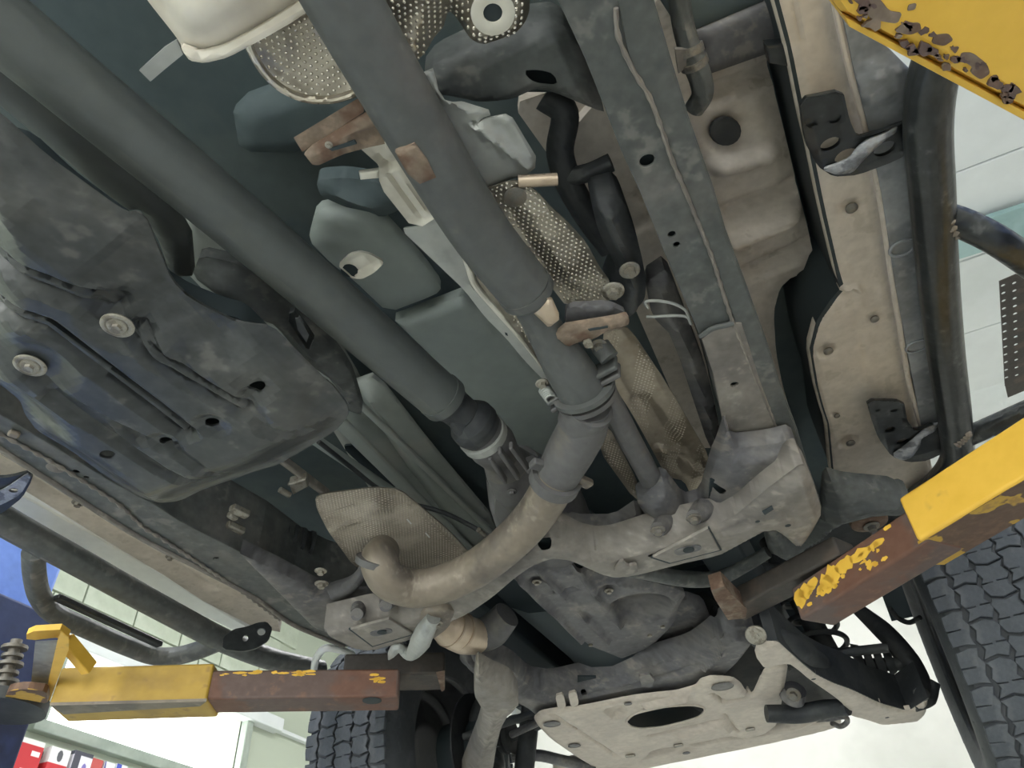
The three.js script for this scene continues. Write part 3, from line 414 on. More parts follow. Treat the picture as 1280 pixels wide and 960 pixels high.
// tunnel and floor panels
const fl = (name, pts, h, t, m, o, label) => part(car, name, sheet(pts, h, { res: .012, t, ...o }), m, label);
fl('floor_panel', [[-80, 20], [0, 78], [100, 165], [215, 262], [236, 300], [240, 345], [214, 346], [198, 300], [176, 262], [160, 262], [125, 236], [0, 132], [-80, 80]], .84, .02, M.shaft, { rim: .01, rimW: .01, r: 0 }, 'grey floor strip between shaft and fuel tank');
fl('floor_panel', [[442, 350], [485, 391], [545, 368], [552, 360], [530, 330], [500, 296], [468, 262], [430, 255], [395, 262], [385, 300], [415, 330]], .93, .02, M.tunnel, { rim: .012, rimW: .01, r: 1, domes: [{ c: [437, 285], r: .012, d: -.006 }, { c: [412, 300], r: .012, d: -.006 }] }, 'smooth grey floor panel');
fl('floor_panel', [[494, 401], [578, 369], [612, 402], [650, 440], [688, 484], [712, 540], [700, 590], [655, 580], [620, 545], [575, 480]], .93, .02, M.tunnel, { rim: .008, rimW: .008, r: 0 }, 'smooth grey tunnel wall');
fl('floor_panel', [[232, 250], [330, 340], [420, 430], [450, 480], [470, 530], [560, 620], [615, 690], [560, 720], [480, 640], [430, 560], [380, 480], [240, 350], [205, 300]], .94, .02, M.tunnelLight, { rim: .02, rimW: .02 }, 'grey green floor panel beside the fuel tank');
fl('floor_panel', [[440, 480], [470, 470], [540, 560], [625, 660], [600, 690], [565, 660], [500, 570]], .915, .012, M.tunnelLight, { rim: .03, rimW: .03 }, 'grey inner tunnel facet');
const chan = (a, b, w, h, m) => part(car, 'floor_rib', beam(P(...a), P(...b), w, h, .005), m);
chan([400, 503, .905], [594, 696, .905], .03, .012, M.tunnelLight); chan([380, 540, .90], [515, 632, .90], .016, .02, M.tunnel); chan([435, 490, .908], [618, 668, .908], .012, .014, M.tunnelLight);
chan([345, 568, .88], [410, 618, .88], .012, .02, M.frameDusty);
part(car, 'cable', sweep(T([[398, 552, .86], [440, 585, .86], [475, 612, .85], [510, 628, .84], [555, 641, .82], [590, 658, .80], [600, 664, .79]]), .0045, { n: 10 }), M.rubber, 'thin black cable along the floor'); part(car, 'cable_end', cyl(P(598, 662, .79), P(606, 669, .79), .0055), M.bolt, 'brass cable end');
const mb = part(car, 'mount_bracket', sweep(T([[458, 690, .74], [456, 706, .73], [446, 724, .73], [428, 736, .735], [404, 744, .74]]), [.008, .01, .014, .02, .02]), M.pipeGrey, 'bent brown mount bracket'); bolt(mb, 401, 713, .73, .007, M.bolt); bolt(mb, 402, 729, .725, .008, M.bolt);
for (let k = 0; k < 4; k++) part(car, 'rubber_bellows', sweep(T([[352 + k * 11, 668 + k * 4, .86], [356 + k * 11, 669 + k * 4, .86]]), .03, { n: 20 }), M.rubber);
part(car, 'floor_slot', sheet([[430, 557], [445, 556], [500, 607], [486, 611], [432, 564]], .925, { t: .004 }), M.dark, 'dark slot in the floor channel');
fl('tank_side_panel', [[240, 345], [250, 319], [300, 330], [345, 372], [405, 420], [428, 450], [440, 470], [455, 520], [432, 512], [417, 477], [382, 452], [345, 407], [320, 395], [280, 375]], .80, .02, M.frame, { rim: .03, rimW: .03 }, 'dark grey bracket panel beside the tank');
{
  const s = part(car, 'connector', plate([[361, 392], [368, 389], [392, 425], [387, 438], [382, 436], [360, 402]], .79, .012, { bev: .002 }), M.black, 'black rectangular connector');
  part(s, 'insert', plate([[369, 398], [374, 398], [386, 420], [383, 428], [372, 412]], .788, .006), M.plate);
}
fl('tunnel_bulge', [[395, 225], [430, 222], [475, 228], [498, 250], [500, 262], [478, 272], [440, 262], [400, 245]], .9, .03, M.floor, { rim: .04, rimW: .05, r: 2 });
fl('underbody_crossmember', [[528, 100], [545, 78], [600, 52], [650, 30], [700, 25], [732, 72], [757, 140], [745, 137], [690, 114], [668, 111], [640, 124], [600, 128], [555, 118], [540, 122]], .83, .05, M.frame, { rim: .02, rimW: .016, holes: [{ poly: [[655, 88], [670, 87], [688, 90], [697, 100], [696, 106], [668, 103], [658, 95]] }], r: 1, res: .005 }, 'dark arched crossmember with an oval hole');
part(car, 'hole_shade', plate([[640, 70], [710, 70], [715, 115], [645, 115]], .86, .006), M.dark);  // dark sheet stands for the shade inside the oval hole
fl('underbody_crossmember', [[290, 130], [400, 90], [450, 120], [460, 150], [380, 190], [300, 190]], .98, .03, M.floor, { rim: .02, rimW: .02 });
// right floor between frame and sill
fl('floor_panel', [[815, -20], [955, -10], [960, 60], [966, 107], [983, 175], [998, 240], [1011, 290], [1021, 340], [990, 346], [975, 360], [967, 390], [970, 440], [978, 480], [995, 540], [1010, 590], [960, 600], [930, 430], [880, 260], [840, 130]], .95, .02, M.brownDark, {
  rim: .012, rimW: .03, res: .008, ribs: [{ p: [[880, 120], [985, 88]], w: .02, d: .02 }, { p: [[905, 205], [960, 190]], w: .025, d: -.02 }, { p: [[915, 265], [985, 240]], w: .022, d: .02 }, { p: [[918, 300], [990, 270]], w: .022, d: -.022 }, { p: [[930, 345], [1000, 315]], w: .025, d: .02 }],
  domes: [{ c: [907, 165], r: .032, d: .008, flat: .6 }, { c: [935, 310], r: .02, d: -.01 }],
}, 'dusty brown floor panel with pressed ribs');
part(car, 'floor_stiffener', sheet([[812, -20], [980, -20], [984, -6], [868, 42], [848, 36], [838, 20]], .93, { rim: .006, rimW: .01, t: .02, res: .012, r: 0 }), M.floor, 'dark floor stiffener at the rear');
part(car, 'drain_plug', plate(Array.from({ length: 18 }, (_, i) => [907 + 20 * Math.cos(i / 18 * 6.283), 165 + 18 * Math.sin(i / 18 * 6.283)]), .943, .006, { bev: .002 }), M.rubber, 'round dark rubber floor plug');
part(car, 'floor_beam', sheet([[870, 40], [985, -8], [988, 56], [962, 66], [880, 95]], .92, { rim: .006, rimW: .01, t: .03, res: .01, r: 0 }), M.cross, 'dusty body cross beam');
part(car, 'body_mount_plate', plate([[958, 58], [1012, 53], [1018, 76], [985, 84], [962, 80]], .865, .02, { bev: .003 }), M.black);
// right sill
{
  const sill = part(car, 'sill', sheet([[960, -20], [982, 60], [1000, 150], [1008, 180], [1020, 240], [1027, 272], [1042, 335], [1050, 360], [1040, 372], [1020, 400], [1010, 437], [1017, 480], [1025, 510], [1032, 530], [1037, 585], [1042, 605], [1060, 609], [1135, 613], [1168, 600], [1160, 560], [1150, 530], [1140, 490], [1115, 362], [1097, 240], [1080, 160], [1062, 90], [1047, 20], [1038, -20]], .85, {
    res: .005, t: .015, r: 1, rim: .006, rimW: .012, ribs: [{ p: [[1065, 360], [1075, 420], [1090, 500]], w: .004, d: .004 }, { p: [[1052, 362], [1070, 358], [1077, 364]], w: .006, d: -.006 }, { p: [[992, -10], [1000, 50], [1000, 55]], w: .004, d: .005 }],
    domes: [{ c: [1064, 258], r: .018, d: .006, flat: .5 }, { c: [1093, 397], r: .015, d: .006, flat: .5 }, { c: [1034, 438], r: .018, d: .008, flat: .4 }, { c: [1062, 552], r: .022, d: .01, flat: .4 }, { c: [1045, 518], r: .008, d: .008, flat: .3 }],
  }), M.brown, 'dusty brown sill underside');
  { const e = [[960, -20], [982, 60], [1000, 150], [1008, 180], [1020, 240], [1027, 272], [1042, 335], [1048, 362], [1036, 376], [1020, 400], [1011, 437], [1018, 480], [1026, 510], [1033, 530], [1038, 585], [1045, 606]].map((p) => P(...p, .853)), w = []; for (const s of [0, 1]) for (let i = s ? e.length - 1 : 0; s ? i >= 0 : i < e.length; s ? i-- : i++) w.push(e[i].clone().add(V(s ? .012 : .002, 0, 0))); part(sill, 'sill_web', loft(w, w.map((v) => v.clone().add(V(0, .16, 0)))), M.dark, 'upright side of the sill, darkened as groove shade'); }  // web is coloured dark to give the groove its shade
  for (const [x, y, r] of [[1064, 259, .008], [1093, 398, .0065], [1035, 438, .0075], [1063, 553, .008], [1046, 519, .005]]) part(sill, 'plug', aim(lathe([[0, 0], [r, 0], [r * 1.05, .003], [r * .5, .005], [0, .005]], 16), P(x, y, .852)), M.boltDark);
  const pin = [[1040, -20], [1047, 18], [1064, 92], [1083, 165], [1099, 240], [1117, 360], [1137, 480], [1152, 535], [1160, 562]];
  for (let k = 0; k < 2; k++) part(car, 'sill_flange', sweep(pin.map(([x, y]) => P(x + k * 4, y, .835 + k * .008)), .0045, { n: 8 }), k ? M.black : M.brownDark, k ? 'dark folded sill flange' : 'brown folded sill flange');
  // plate between sill and step tube
  part(car, 'step_plate', sheet([[1050, 0], [1075, 30], [1110, 60], [1140, 90], [1138, 200], [1137, 250], [1150, 340], [1160, 430], [1168, 482], [1172, 528], [1152, 534], [1142, 480], [1120, 360], [1103, 247], [1087, 165], [1068, 90]], .828, { t: .012, res: .006, r: 0, domes: [{ c: [1100, 102], r: .035, d: -.008, flat: .5 }], ribs: [{ p: [[1120, 330], [1146, 316]], w: .005, d: -.004 }, { p: [[1138, 446], [1162, 438]], w: .005, d: -.004 }] }), M.plate, 'scuffed grey plate between sill and step tube');
  for (const [x, y] of [[1128, 310], [1147, 433]]) part(car, 'weld_ring', (() => { const g = new THREE.TorusGeometry(.017, .0025, 8, 24); g.scale(1, .8, 1); g.rotateX(Math.PI / 2); const p = P(x, y, .827); g.translate(p.x, p.y, p.z); return g; })(), M.plate);
}
// frame rails
const RL = [[688, -20], [732, 75], [750, 120], [775, 185], [800, 240], [835, 327], [877, 425], [890, 462], [897, 500], [906, 530], [914, 562], [926, 600], [945, 640]];
const RR = [[812, -20], [838, 70], [860, 142], [880, 200], [893, 237], [911, 300], [931, 350], [960, 430], [976, 480], [996, 535], [1013, 592], [1024, 620], [1030, 642]];
const fr = part(car, 'frame_rail', rail(RL, RR, .75, .13, [[809, 201, .0085, .0075], [840, 293, .0045], [846, 306, .004], [918, 481, .0055]]), M.frame, 'dark box section frame rail on the right');
part(fr, 'lap_strip', plate([[772, 0], [790, 90], [812, 122], [829, 162], [842, 200], [859, 240], [874, 277], [892, 322], [908, 372], [922, 410], [947, 477], [968, 530], [984, 575], [1004, 610], [1022, 612], [1011, 592], [994, 535], [974, 480], [958, 430], [929, 350], [909, 300], [891, 237], [878, 200], [858, 142], [836, 70], [815, -5]], .7475, .004, { bev: .001 }), M.frame, 'overlapping outer rail flange');
part(fr, 'weld_seam', sweep(T([[770, 10], [772, 42], [790, 85], [812, 122], [827, 162], [840, 200], [857, 240], [872, 277], [890, 322], [905, 370], [915, 400], [930, 437], [946, 478], [966, 524], [982, 572], [1000, 590]], .747), (t) => .0026 + .0007 * Math.sin(t * 260) * Math.sin(t * 47), { n: 8, seg: 240 }), M.frameDusty, 'dusty weld bead along the rail');
part(fr, 'front_sleeve', plate([[876, 420], [915, 404], [927, 404], [948, 470], [968, 525], [984, 572], [1005, 585], [1022, 640], [945, 642], [926, 600], [914, 562], [903, 525], [891, 466]], .7455, .006, { bev: .0015, holes: [[918, 481, .0058]] }), M.frameDusty, 'dusty front rail sleeve');
part(fr, 'weld_seam', sweep(T([[875, 421], [890, 411], [904, 407], [917, 404]], .745), .004, { n: 8 }), M.frame);
part(fr, 'weld_seam', sweep(T([[905, 520], [914, 562], [926, 600]], .745), .003, { n: 8 }), M.frameDusty);
part(fr, 'hole_shade', plate([[790, 180], [825, 180], [870, 320], [835, 320]], .765, .004), M.dark);  // dark sheet as the shade seen through the rail holes
part(fr, 'hole_shade', plate([[905, 470], [930, 470], [935, 495], [908, 495]], .765, .004), M.dark);  // same dark sheet for the shade in the sleeve hole
const LU = [[-60, 482], [-5, 515], [45, 545], [95, 575], [140, 603], [195, 632], [225, 652], [320, 700], [365, 730], [400, 745], [440, 757]];
const LD = [[-60, 520], [-5, 558], [45, 590], [100, 625], [175, 672], [262, 717], [300, 738], [320, 748], [365, 780], [430, 808], [457, 814]];
const fl2 = part(car, 'frame_rail', rail(LU, LD, .75, .13, [[270, 698, .006, .004], [414, 757, .01, .008], [95, 590, .005], [108, 597, .004]]), M.frame, 'dark box section frame rail on the left');
part(fl2, 'weld_seam', sweep(T([[-5, 540], [60, 575], [150, 632], [180, 660], [200, 672], [250, 705], [300, 738], [350, 775]], .747), (t) => .003 + .0014 * Math.sin(t * 220), { n: 8, seg: 160 }), M.frameDusty, 'pale weld bead along the rail');
part(fl2, 'lower_lip', sweep(T([[-60, 521], [0, 561], [45, 590], [100, 625], [175, 672], [262, 717], [320, 748], [365, 780], [430, 808]], .748), .005, { n: 8 }), M.frameDusty);
part(fl2, 'emboss', aim(lathe([[0, .004], [.008, .003], [.014, 0]], 20), P(69, 585, .748)), M.frameDusty); part(fl2, 'clip', beam(P(10, 540, .745), P(25, 545, .745), .014, .008), M.pipeBrown);
part(fl2, 'hole_shade', plate([[255, 690], [440, 740], [440, 775], [255, 710]], .768, .004), M.dark);  // shade inside the left rail, as a dark sheet
// left inner sill and pale rocker
part(car, 'sill', sheet([[-80, 520], [0, 568], [48, 593], [110, 632], [180, 676], [265, 719], [345, 768], [350, 790], [320, 785], [255, 752], [205, 719], [120, 668], [32, 614], [-60, 560]], .84, { t: .05, res: .01, r: 0, ribs: [{ p: [[40, 603], [120, 650], [260, 735]], w: .02, d: .012 }] }), M.brown, 'dusty brown left sill underside');
part(car, 'rocker', plate([[-60, 560], [28, 620], [120, 670], [205, 720], [262, 756], [330, 797], [322, 803], [240, 764], [190, 735], [110, 692], [24, 640], [-60, 590]], .86, .03, { bev: .004 }), M.silver, 'pale painted rocker below the left doors');
bolt(car, 98, 628, .835, .007, M.boltDark); bolt(car, 213, 696, .835, .006, M.boltDark);
// fuel tank skid plate
{
  const o = [[-60, 118], [0, 137], [60, 192], [125, 240], [160, 264], [173, 263], [186, 277], [200, 315], [214, 350], [250, 372], [300, 392], [340, 403], [378, 440], [410, 475], [434, 505], [436, 520], [420, 538], [378, 563], [347, 581], [322, 588], [300, 596], [255, 611], [225, 626], [200, 629], [175, 621], [135, 597], [87, 562], [46, 538], [31, 518], [25, 500], [0, 480], [-60, 450]];
  const sk = part(car, 'fuel_tank_guard', sheet(o, .66, { res: .0022, t: .004, rim: .05, rimW: .09,
    ribs: [{ p: [[-60, 322], [0, 340], [60, 362], [110, 383], [134, 397]], w: 0.024, d: 0.02 }, { p: [[-60, 322], [0, 340], [60, 362], [110, 383], [134, 397]], w: .008, d: -.01 }, { p: [[-60, 382], [0, 394], [55, 411], [70, 422], [148, 481], [190, 512], [230, 543]], w: 0.023, d: 0.019 }, { p: [[-60, 382], [0, 394], [55, 411], [70, 422], [148, 481], [190, 512], [230, 543]], w: .008, d: -.01 }, { p: [[170, 428], [195, 453], [250, 485], [302, 515]], w: 0.02, d: 0.017 }, { p: [[170, 428], [195, 453], [250, 485], [302, 515]], w: .008, d: -.01 },
      { p: [[40, 480], [87, 506], [130, 530], [175, 551]], w: .017, d: .013 }, { p: [[60, 502], [130, 543], [200, 589], [240, 609]], w: .014, d: .013 }, { p: [[215, 562], [252, 590], [268, 606]], w: .014, d: .008 }, { p: [[310, 500], [330, 540], [375, 556]], w: .016, d: .009 }],
    pads: [{ p: [[-90, 100], [0, 130], [125, 240], [165, 262], [195, 300], [215, 345], [160, 385], [120, 372], [0, 324], [-90, 300]], e: .16, d: -.03 }, { p: [[215, 350], [330, 408], [400, 470], [428, 512], [370, 550], [330, 528], [270, 458], [180, 398]], e: .06, d: -.018 }],
    domes: [{ c: [147, 408], r: .05, d: .009, flat: .4 }, { c: [39, 458], r: .06, d: .011, flat: .4 }, { c: [205, 445], r: .03, d: -.008 }, { c: [206, 555], r: .026, d: .006, flat: .5 }, { c: [264, 533], r: .027, d: .006, flat: .5 }, { c: [318, 494], r: .028, d: .006, flat: .5 }],
    holes: [[134, 568, .0115, .0085], [206, 555, .0095, .0075], [264, 532, .0105, .0085], [318, 494, .0125, .0095]] }), M.skid, 'dark pressed fuel tank guard with ribs and round holes');
  for (const [x, y, h] of [[147, 406, .665], [38, 456, .668]]) part(sk, 'bolt', aim(merge(lathe([[0, 0], [.019, 0], [.019, .002], [.014, .0035], [.0135, .001], [.011, .001], [.011, .004], [0, .004]], 24), boltGeo(.0062)), P(x, y, h)), M.bolt, 'washer headed bolt');
  part(sk, 'tank', sheet(o.map(([x, y]) => [x + (150 - x) * .2, y + (380 - y) * .2]), .73, { res: .02, t: .03 }), M.dark, 'black tank above the guard');
}
// brake line clips in the shade beside the tank
for (const [x, y] of [[292, 640], [286, 661]]) { const c = part(car, 'pipe_clip', beam(P(x - 3, y - 6, .79), P(x + 18, y + 4, .79), .018, .014), M.bolt, 'pale metal pipe clip'); part(c, 'pad', beam(P(x - 6, y + 2, .788), P(x + 4, y + 8, .788), .014, .012), M.bolt); }
{ const c = part(car, 'pipe_clip', plate([[361, 606], [382, 600], [385, 609], [366, 619]], .86, .02, { bev: .003 }), M.bolt, 'pale sensor clip on the floor'); part(c, 'pin', cyl(P(350, 612, .86), P(362, 619, .86), .006), M.bolt); part(c, 'loop', beam(P(361, 606, .88), P(375, 598, .88), .01, .01), M.boltDark); }
// driveshaft
{
  const sh = part(car, 'propeller_shaft', sweep([P(-110, -62, .80), P(0, 30, .80), P(320, 296, .79), P(552, 497, .78)], .037, { n: 32 }), M.shaft, 'thick dark propeller shaft');
  part(sh, 'end_weld', sweep([P(548, 493, .78), P(556, 500, .78)], .0385, { n: 32 }), M.shaft);
  part(sh, 'neck', sweep([P(553, 498, .78), P(572, 512, .775), P(590, 528, .77)], [.037, .029, .028, .031], { n: 28 }), M.rubber);
  part(sh, 'rubber_boot', sweep([P(580, 519, .772), P(588, 526, .77), P(596, 534, .768), P(603, 540, .766)], [.03, .04, .041, .036], { n: 32 }), M.rubber, 'black rubber boot');
  part(sh, 'yoke_lug', sweep([P(566, 520, .76), P(582, 534, .757), P(592, 542, .757)], [.012, .02, .012], { n: 16 }), M.rubber);
  const tc = part(car, 'transfer_case_output', sweep([P(600, 538, .77), P(612, 552, .765), P(620, 562, .765), P(640, 590, .765), P(660, 612, .765)], [.037, .04, .033, .043, .052, .05], { n: 28 }), M.pipeGrey, 'grey cast transfer case output');
  for (const [a, b] of [[[612, 570], [632, 602]], [[624, 562], [648, 596]], [[638, 556], [662, 588]]]) part(tc, 'rib', beam(P(...a, .728), P(...b, .722), .007, .016, .003), M.pipeGrey);
  part(tc, 'collar', sweep([P(601, 541, .766), P(606, 547, .766)], .041, { n: 28 }), M.zincGrey, 'bright machined collar');
  bolt(tc, 667, 588, .715, .006, M.pipeGrey); bolt(tc, 640, 614, .715, .005, M.pipeGrey);
  part(tc, 'housing', sweep([P(640, 585, .79), P(665, 625, .79), P(690, 665, .79)], [.05, .075, .09, .085], { n: 28 }), M.pipeGrey);
  part(tc, 'flange', sheet([[625, 600], [640, 588], [672, 580], [680, 600], [660, 622], [640, 625]], .745, { t: .02, res: .006 }), M.pipeGrey);
  part(tc, 'tab', plate([[617, 602], [623, 600], [626, 640], [618, 642]], .75, .006), M.zincGrey);
}
// exhaust
{
  const main = part(car, 'exhaust_pipe', sweep([P(395, -60, .76), P(445, 30, .755), P(523, 165, .75), P(600, 290, .745), P(655, 360, .74)], .036, { n: 32, seg: 40 }), M.pipe, 'long dark exhaust pipe');
  part(main, 'sleeve', sweep([P(654, 359, .74), P(659, 366, .74), P(664, 374, .74)], [.037, .037, .028], { n: 28 }), M.pipe);
  part(main, 'rear_pipe', sweep([P(656, 363, .74), P(674, 400, .737), P(696, 438, .73), P(718, 472, .722), P(727, 486, .718)], [.025, .024, .027, .033, .036], { n: 28, seg: 24 }), M.pipe);
  const fa = P(722, 472, .723), fb = P(729, 487, .718), fd = fb.clone().sub(fa).normalize();
  for (const [k, m, q] of [[0, M.pipe, .047], [.014, M.pipeGrey, .045]]) { const o = fb.clone().addScaledVector(fd, k); part(main, 'flange', merge(cyl(o.clone().addScaledVector(fd, -.004), o.clone().addScaledVector(fd, .004), q, q, 36), beam(P(685, 499, .722).addScaledVector(fd, k), P(771, 452, .722).addScaledVector(fd, k), .03, .008, .003, fd)), m, 'oval bolted exhaust flange'); }
  const sp = P(681, 488, .725), se = P(690, 500, .71); part(main, 'spring', sweep(Array.from({ length: 60 }, (_, i) => { const t = i / 59, a = t * 6 * 6.283; return sp.clone().lerp(se, t).add(V(Math.cos(a) * .008, 0, Math.sin(a) * .008)); }), .0018, { n: 8, seg: 180 }), M.zincGrey); part(main, 'bolt', aim(boltGeo(.006), P(678, 479, .73)), M.bolt);
  part(main, 'bolt', aim(boltGeo(.007), P(748, 431, .735)), M.boltDark); part(main, 'flange_boss', sweep([P(750, 432, .74), P(762, 448, .722)], .014, { n: 14 }), M.pipe);
  const y = part(car, 'exhaust_pipe', sweep([P(478, 690, .7), P(474, 702, .655), P(484, 723, .632), P(512, 735, .628), P(545, 732, .63), P(590, 713, .64), P(635, 680, .65), P(668, 645, .665), P(690, 610, .675), P(698, 592, .68)], (t) => t < .12 ? .031 : .033, { n: 30, seg: 70 }), M.pipeBrown, 'curved brown exhaust crossover pipe');
  part(y, 'clamp_band', sweep(T([[470, 698, .658], [468, 706, .65]]), .034, { n: 24 }), M.pipeGrey);
  const fl3 = part(y, 'flange', sweep([P(692, 604, .677), P(697, 594, .679)], [.041, .041], { n: 26 }), M.pipeGrey, 'bolted pipe joint flange'); part(fl3, 'flange_ear', beam(P(708, 592, .672), P(738, 606, .672), .018, .012, .004), M.pipeBrown); part(fl3, 'flange_ear', beam(P(664, 578, .68), P(684, 584, .68), .02, .012, .004), M.pipeGrey);
  part(y, 'front_pipe', sweep([P(697, 594, .68), P(712, 566, .69), P(728, 535, .70), P(734, 506, .705)], [.034, .037, .037, .034], { n: 28 }), M.pipeGrey);
  part(y, 'collar', sweep([P(724, 528, .702), P(737, 508, .7)], [.034, .036], { n: 28 }), M.pipeGrey);
  part(car, 'exhaust_pipe', sweep([P(752, 484, .725), P(782, 540, .725), P(812, 596, .73), P(832, 640, .77)], .0185, { n: 24 }), M.pipeGrey, 'slim dark exhaust downpipe');
}
// hangers
{
  const hg = (pts, h, t, m, label, o) => part(car, 'exhaust_hanger', sheet(pts, h, { t, res: .005, r: 1, rim: .004, rimW: .008, ...o }), m, label);
  const a = hg([[378, 190], [452, 146], [472, 134], [480, 136], [496, 160], [494, 176], [481, 180], [458, 185], [428, 193], [393, 209]], .742, .006, M.rust, 'rusty pressed exhaust hanger with a slot', { ribs: [{ p: [[448, 176], [480, 168]], w: .012, d: .01 }] });
  part(a, 'slot', plate([[411, 186], [443, 176], [446, 180], [415, 189]], .7405, .003), M.dark); part(a, 'side_wall', loft(T([[367, 172], [452, 120], [455, 140], [378, 190]], .75), T([[367, 172], [452, 120], [455, 140], [378, 190]], .77)), M.rust);
  bolt(a, 411, 181, .738, .0025, M.bolt);
  hg([[494, 190], [518, 179], [534, 200], [545, 222], [525, 230], [510, 218]], .708, .006, M.rust, 'rusty pad welded on the exhaust pipe', { r: 0 });
  const b = hg([[690, 421], [706, 408], [707, 407], [770, 397], [783, 393], [787, 400], [785, 407], [760, 413], [742, 424], [722, 428], [708, 435]], .712, .006, M.rust, 'rusty exhaust hanger at the pipe joint', {});
  part(b, 'slot', plate([[735, 412], [760, 408], [760, 410], [737, 414]], .7105, .003), M.dark); part(b, 'side_wall', sheet([[708, 384], [762, 381], [784, 392], [770, 399], [706, 409]], .73, { t: .01, ribs: [{ p: [[732, 387], [764, 386]], w: .006, d: -.004 }] }), M.cross);
  part(b, 'strap', sheet([[663, 388], [688, 370], [701, 398], [686, 410], [676, 400]], .708, { t: .004, rim: .006, rimW: .008 }), M.cat, 'bent bright metal strap');
  part(b, 'bracket', sheet([[728, 428], [738, 424], [742, 434], [732, 436]], .71, { t: .004 }), M.bolt);
  const iso = part(car, 'rubber_isolator', sheet([[738, 250], [775, 240], [800, 310], [808, 350], [806, 375], [790, 392], [770, 388], [758, 366], [764, 350], [772, 336], [748, 290]], .76, { t: .05, res: .006, rim: .03, rimW: .02, r: 2 }), M.rubber, 'black rubber exhaust isolator');
  bolt(iso, 766, 363, .755, .009, M.bolt); bolt(iso, 787, 337, .755, .008, M.boltDark);
  part(car, 'hose', sweep(T([[680, 120, .9], [705, 140, .89], [700, 190, .87], [712, 230, .86], [735, 270, .85], [765, 310, .83]]), .018), M.rubber, 'black hose above the heat shield');
  part(car, 'hose', sweep(T([[700, 222, .86], [735, 216, .85], [764, 203, .85]]), .012), M.rubber);
  part(car, 'wire_loop', sweep(T([[810, 385, .76], [806, 378, .76], [812, 376, .76], [840, 379, .76], [857, 388, .76], [862, 400, .76]]), .0022, { n: 8 }), M.zincGrey); part(car, 'wire_loop', sweep(T([[808, 396, .76], [858, 396, .76], [864, 405, .76]]), .0022, { n: 8 }), M.zincGrey);
  part(car, 'side_bracket', sheet([[808, 352], [835, 334], [860, 400], [886, 470], [905, 560], [890, 570], [840, 420], [815, 395]], .80, { t: .03, rim: .02, rimW: .02 }), M.cross); part(car, 'side_bracket', sheet([[770, 100], [700, 180], [740, 240], [800, 240]], .93, { t: .02 }), M.brownDark);
  part(car, 'floor_panel', sheet([[640, 130], [700, 110], [770, 150], [840, 330], [880, 440], [905, 560], [870, 560], [800, 400], [740, 260], [690, 200]], .95, { t: .02, res: .012, ribs: [{ p: [[750, 262], [810, 240]], w: .006, d: .006 }, { p: [[770, 290], [830, 266]], w: .006, d: .006 }] }), M.brownDark, 'dusty floor between tunnel and frame');
}
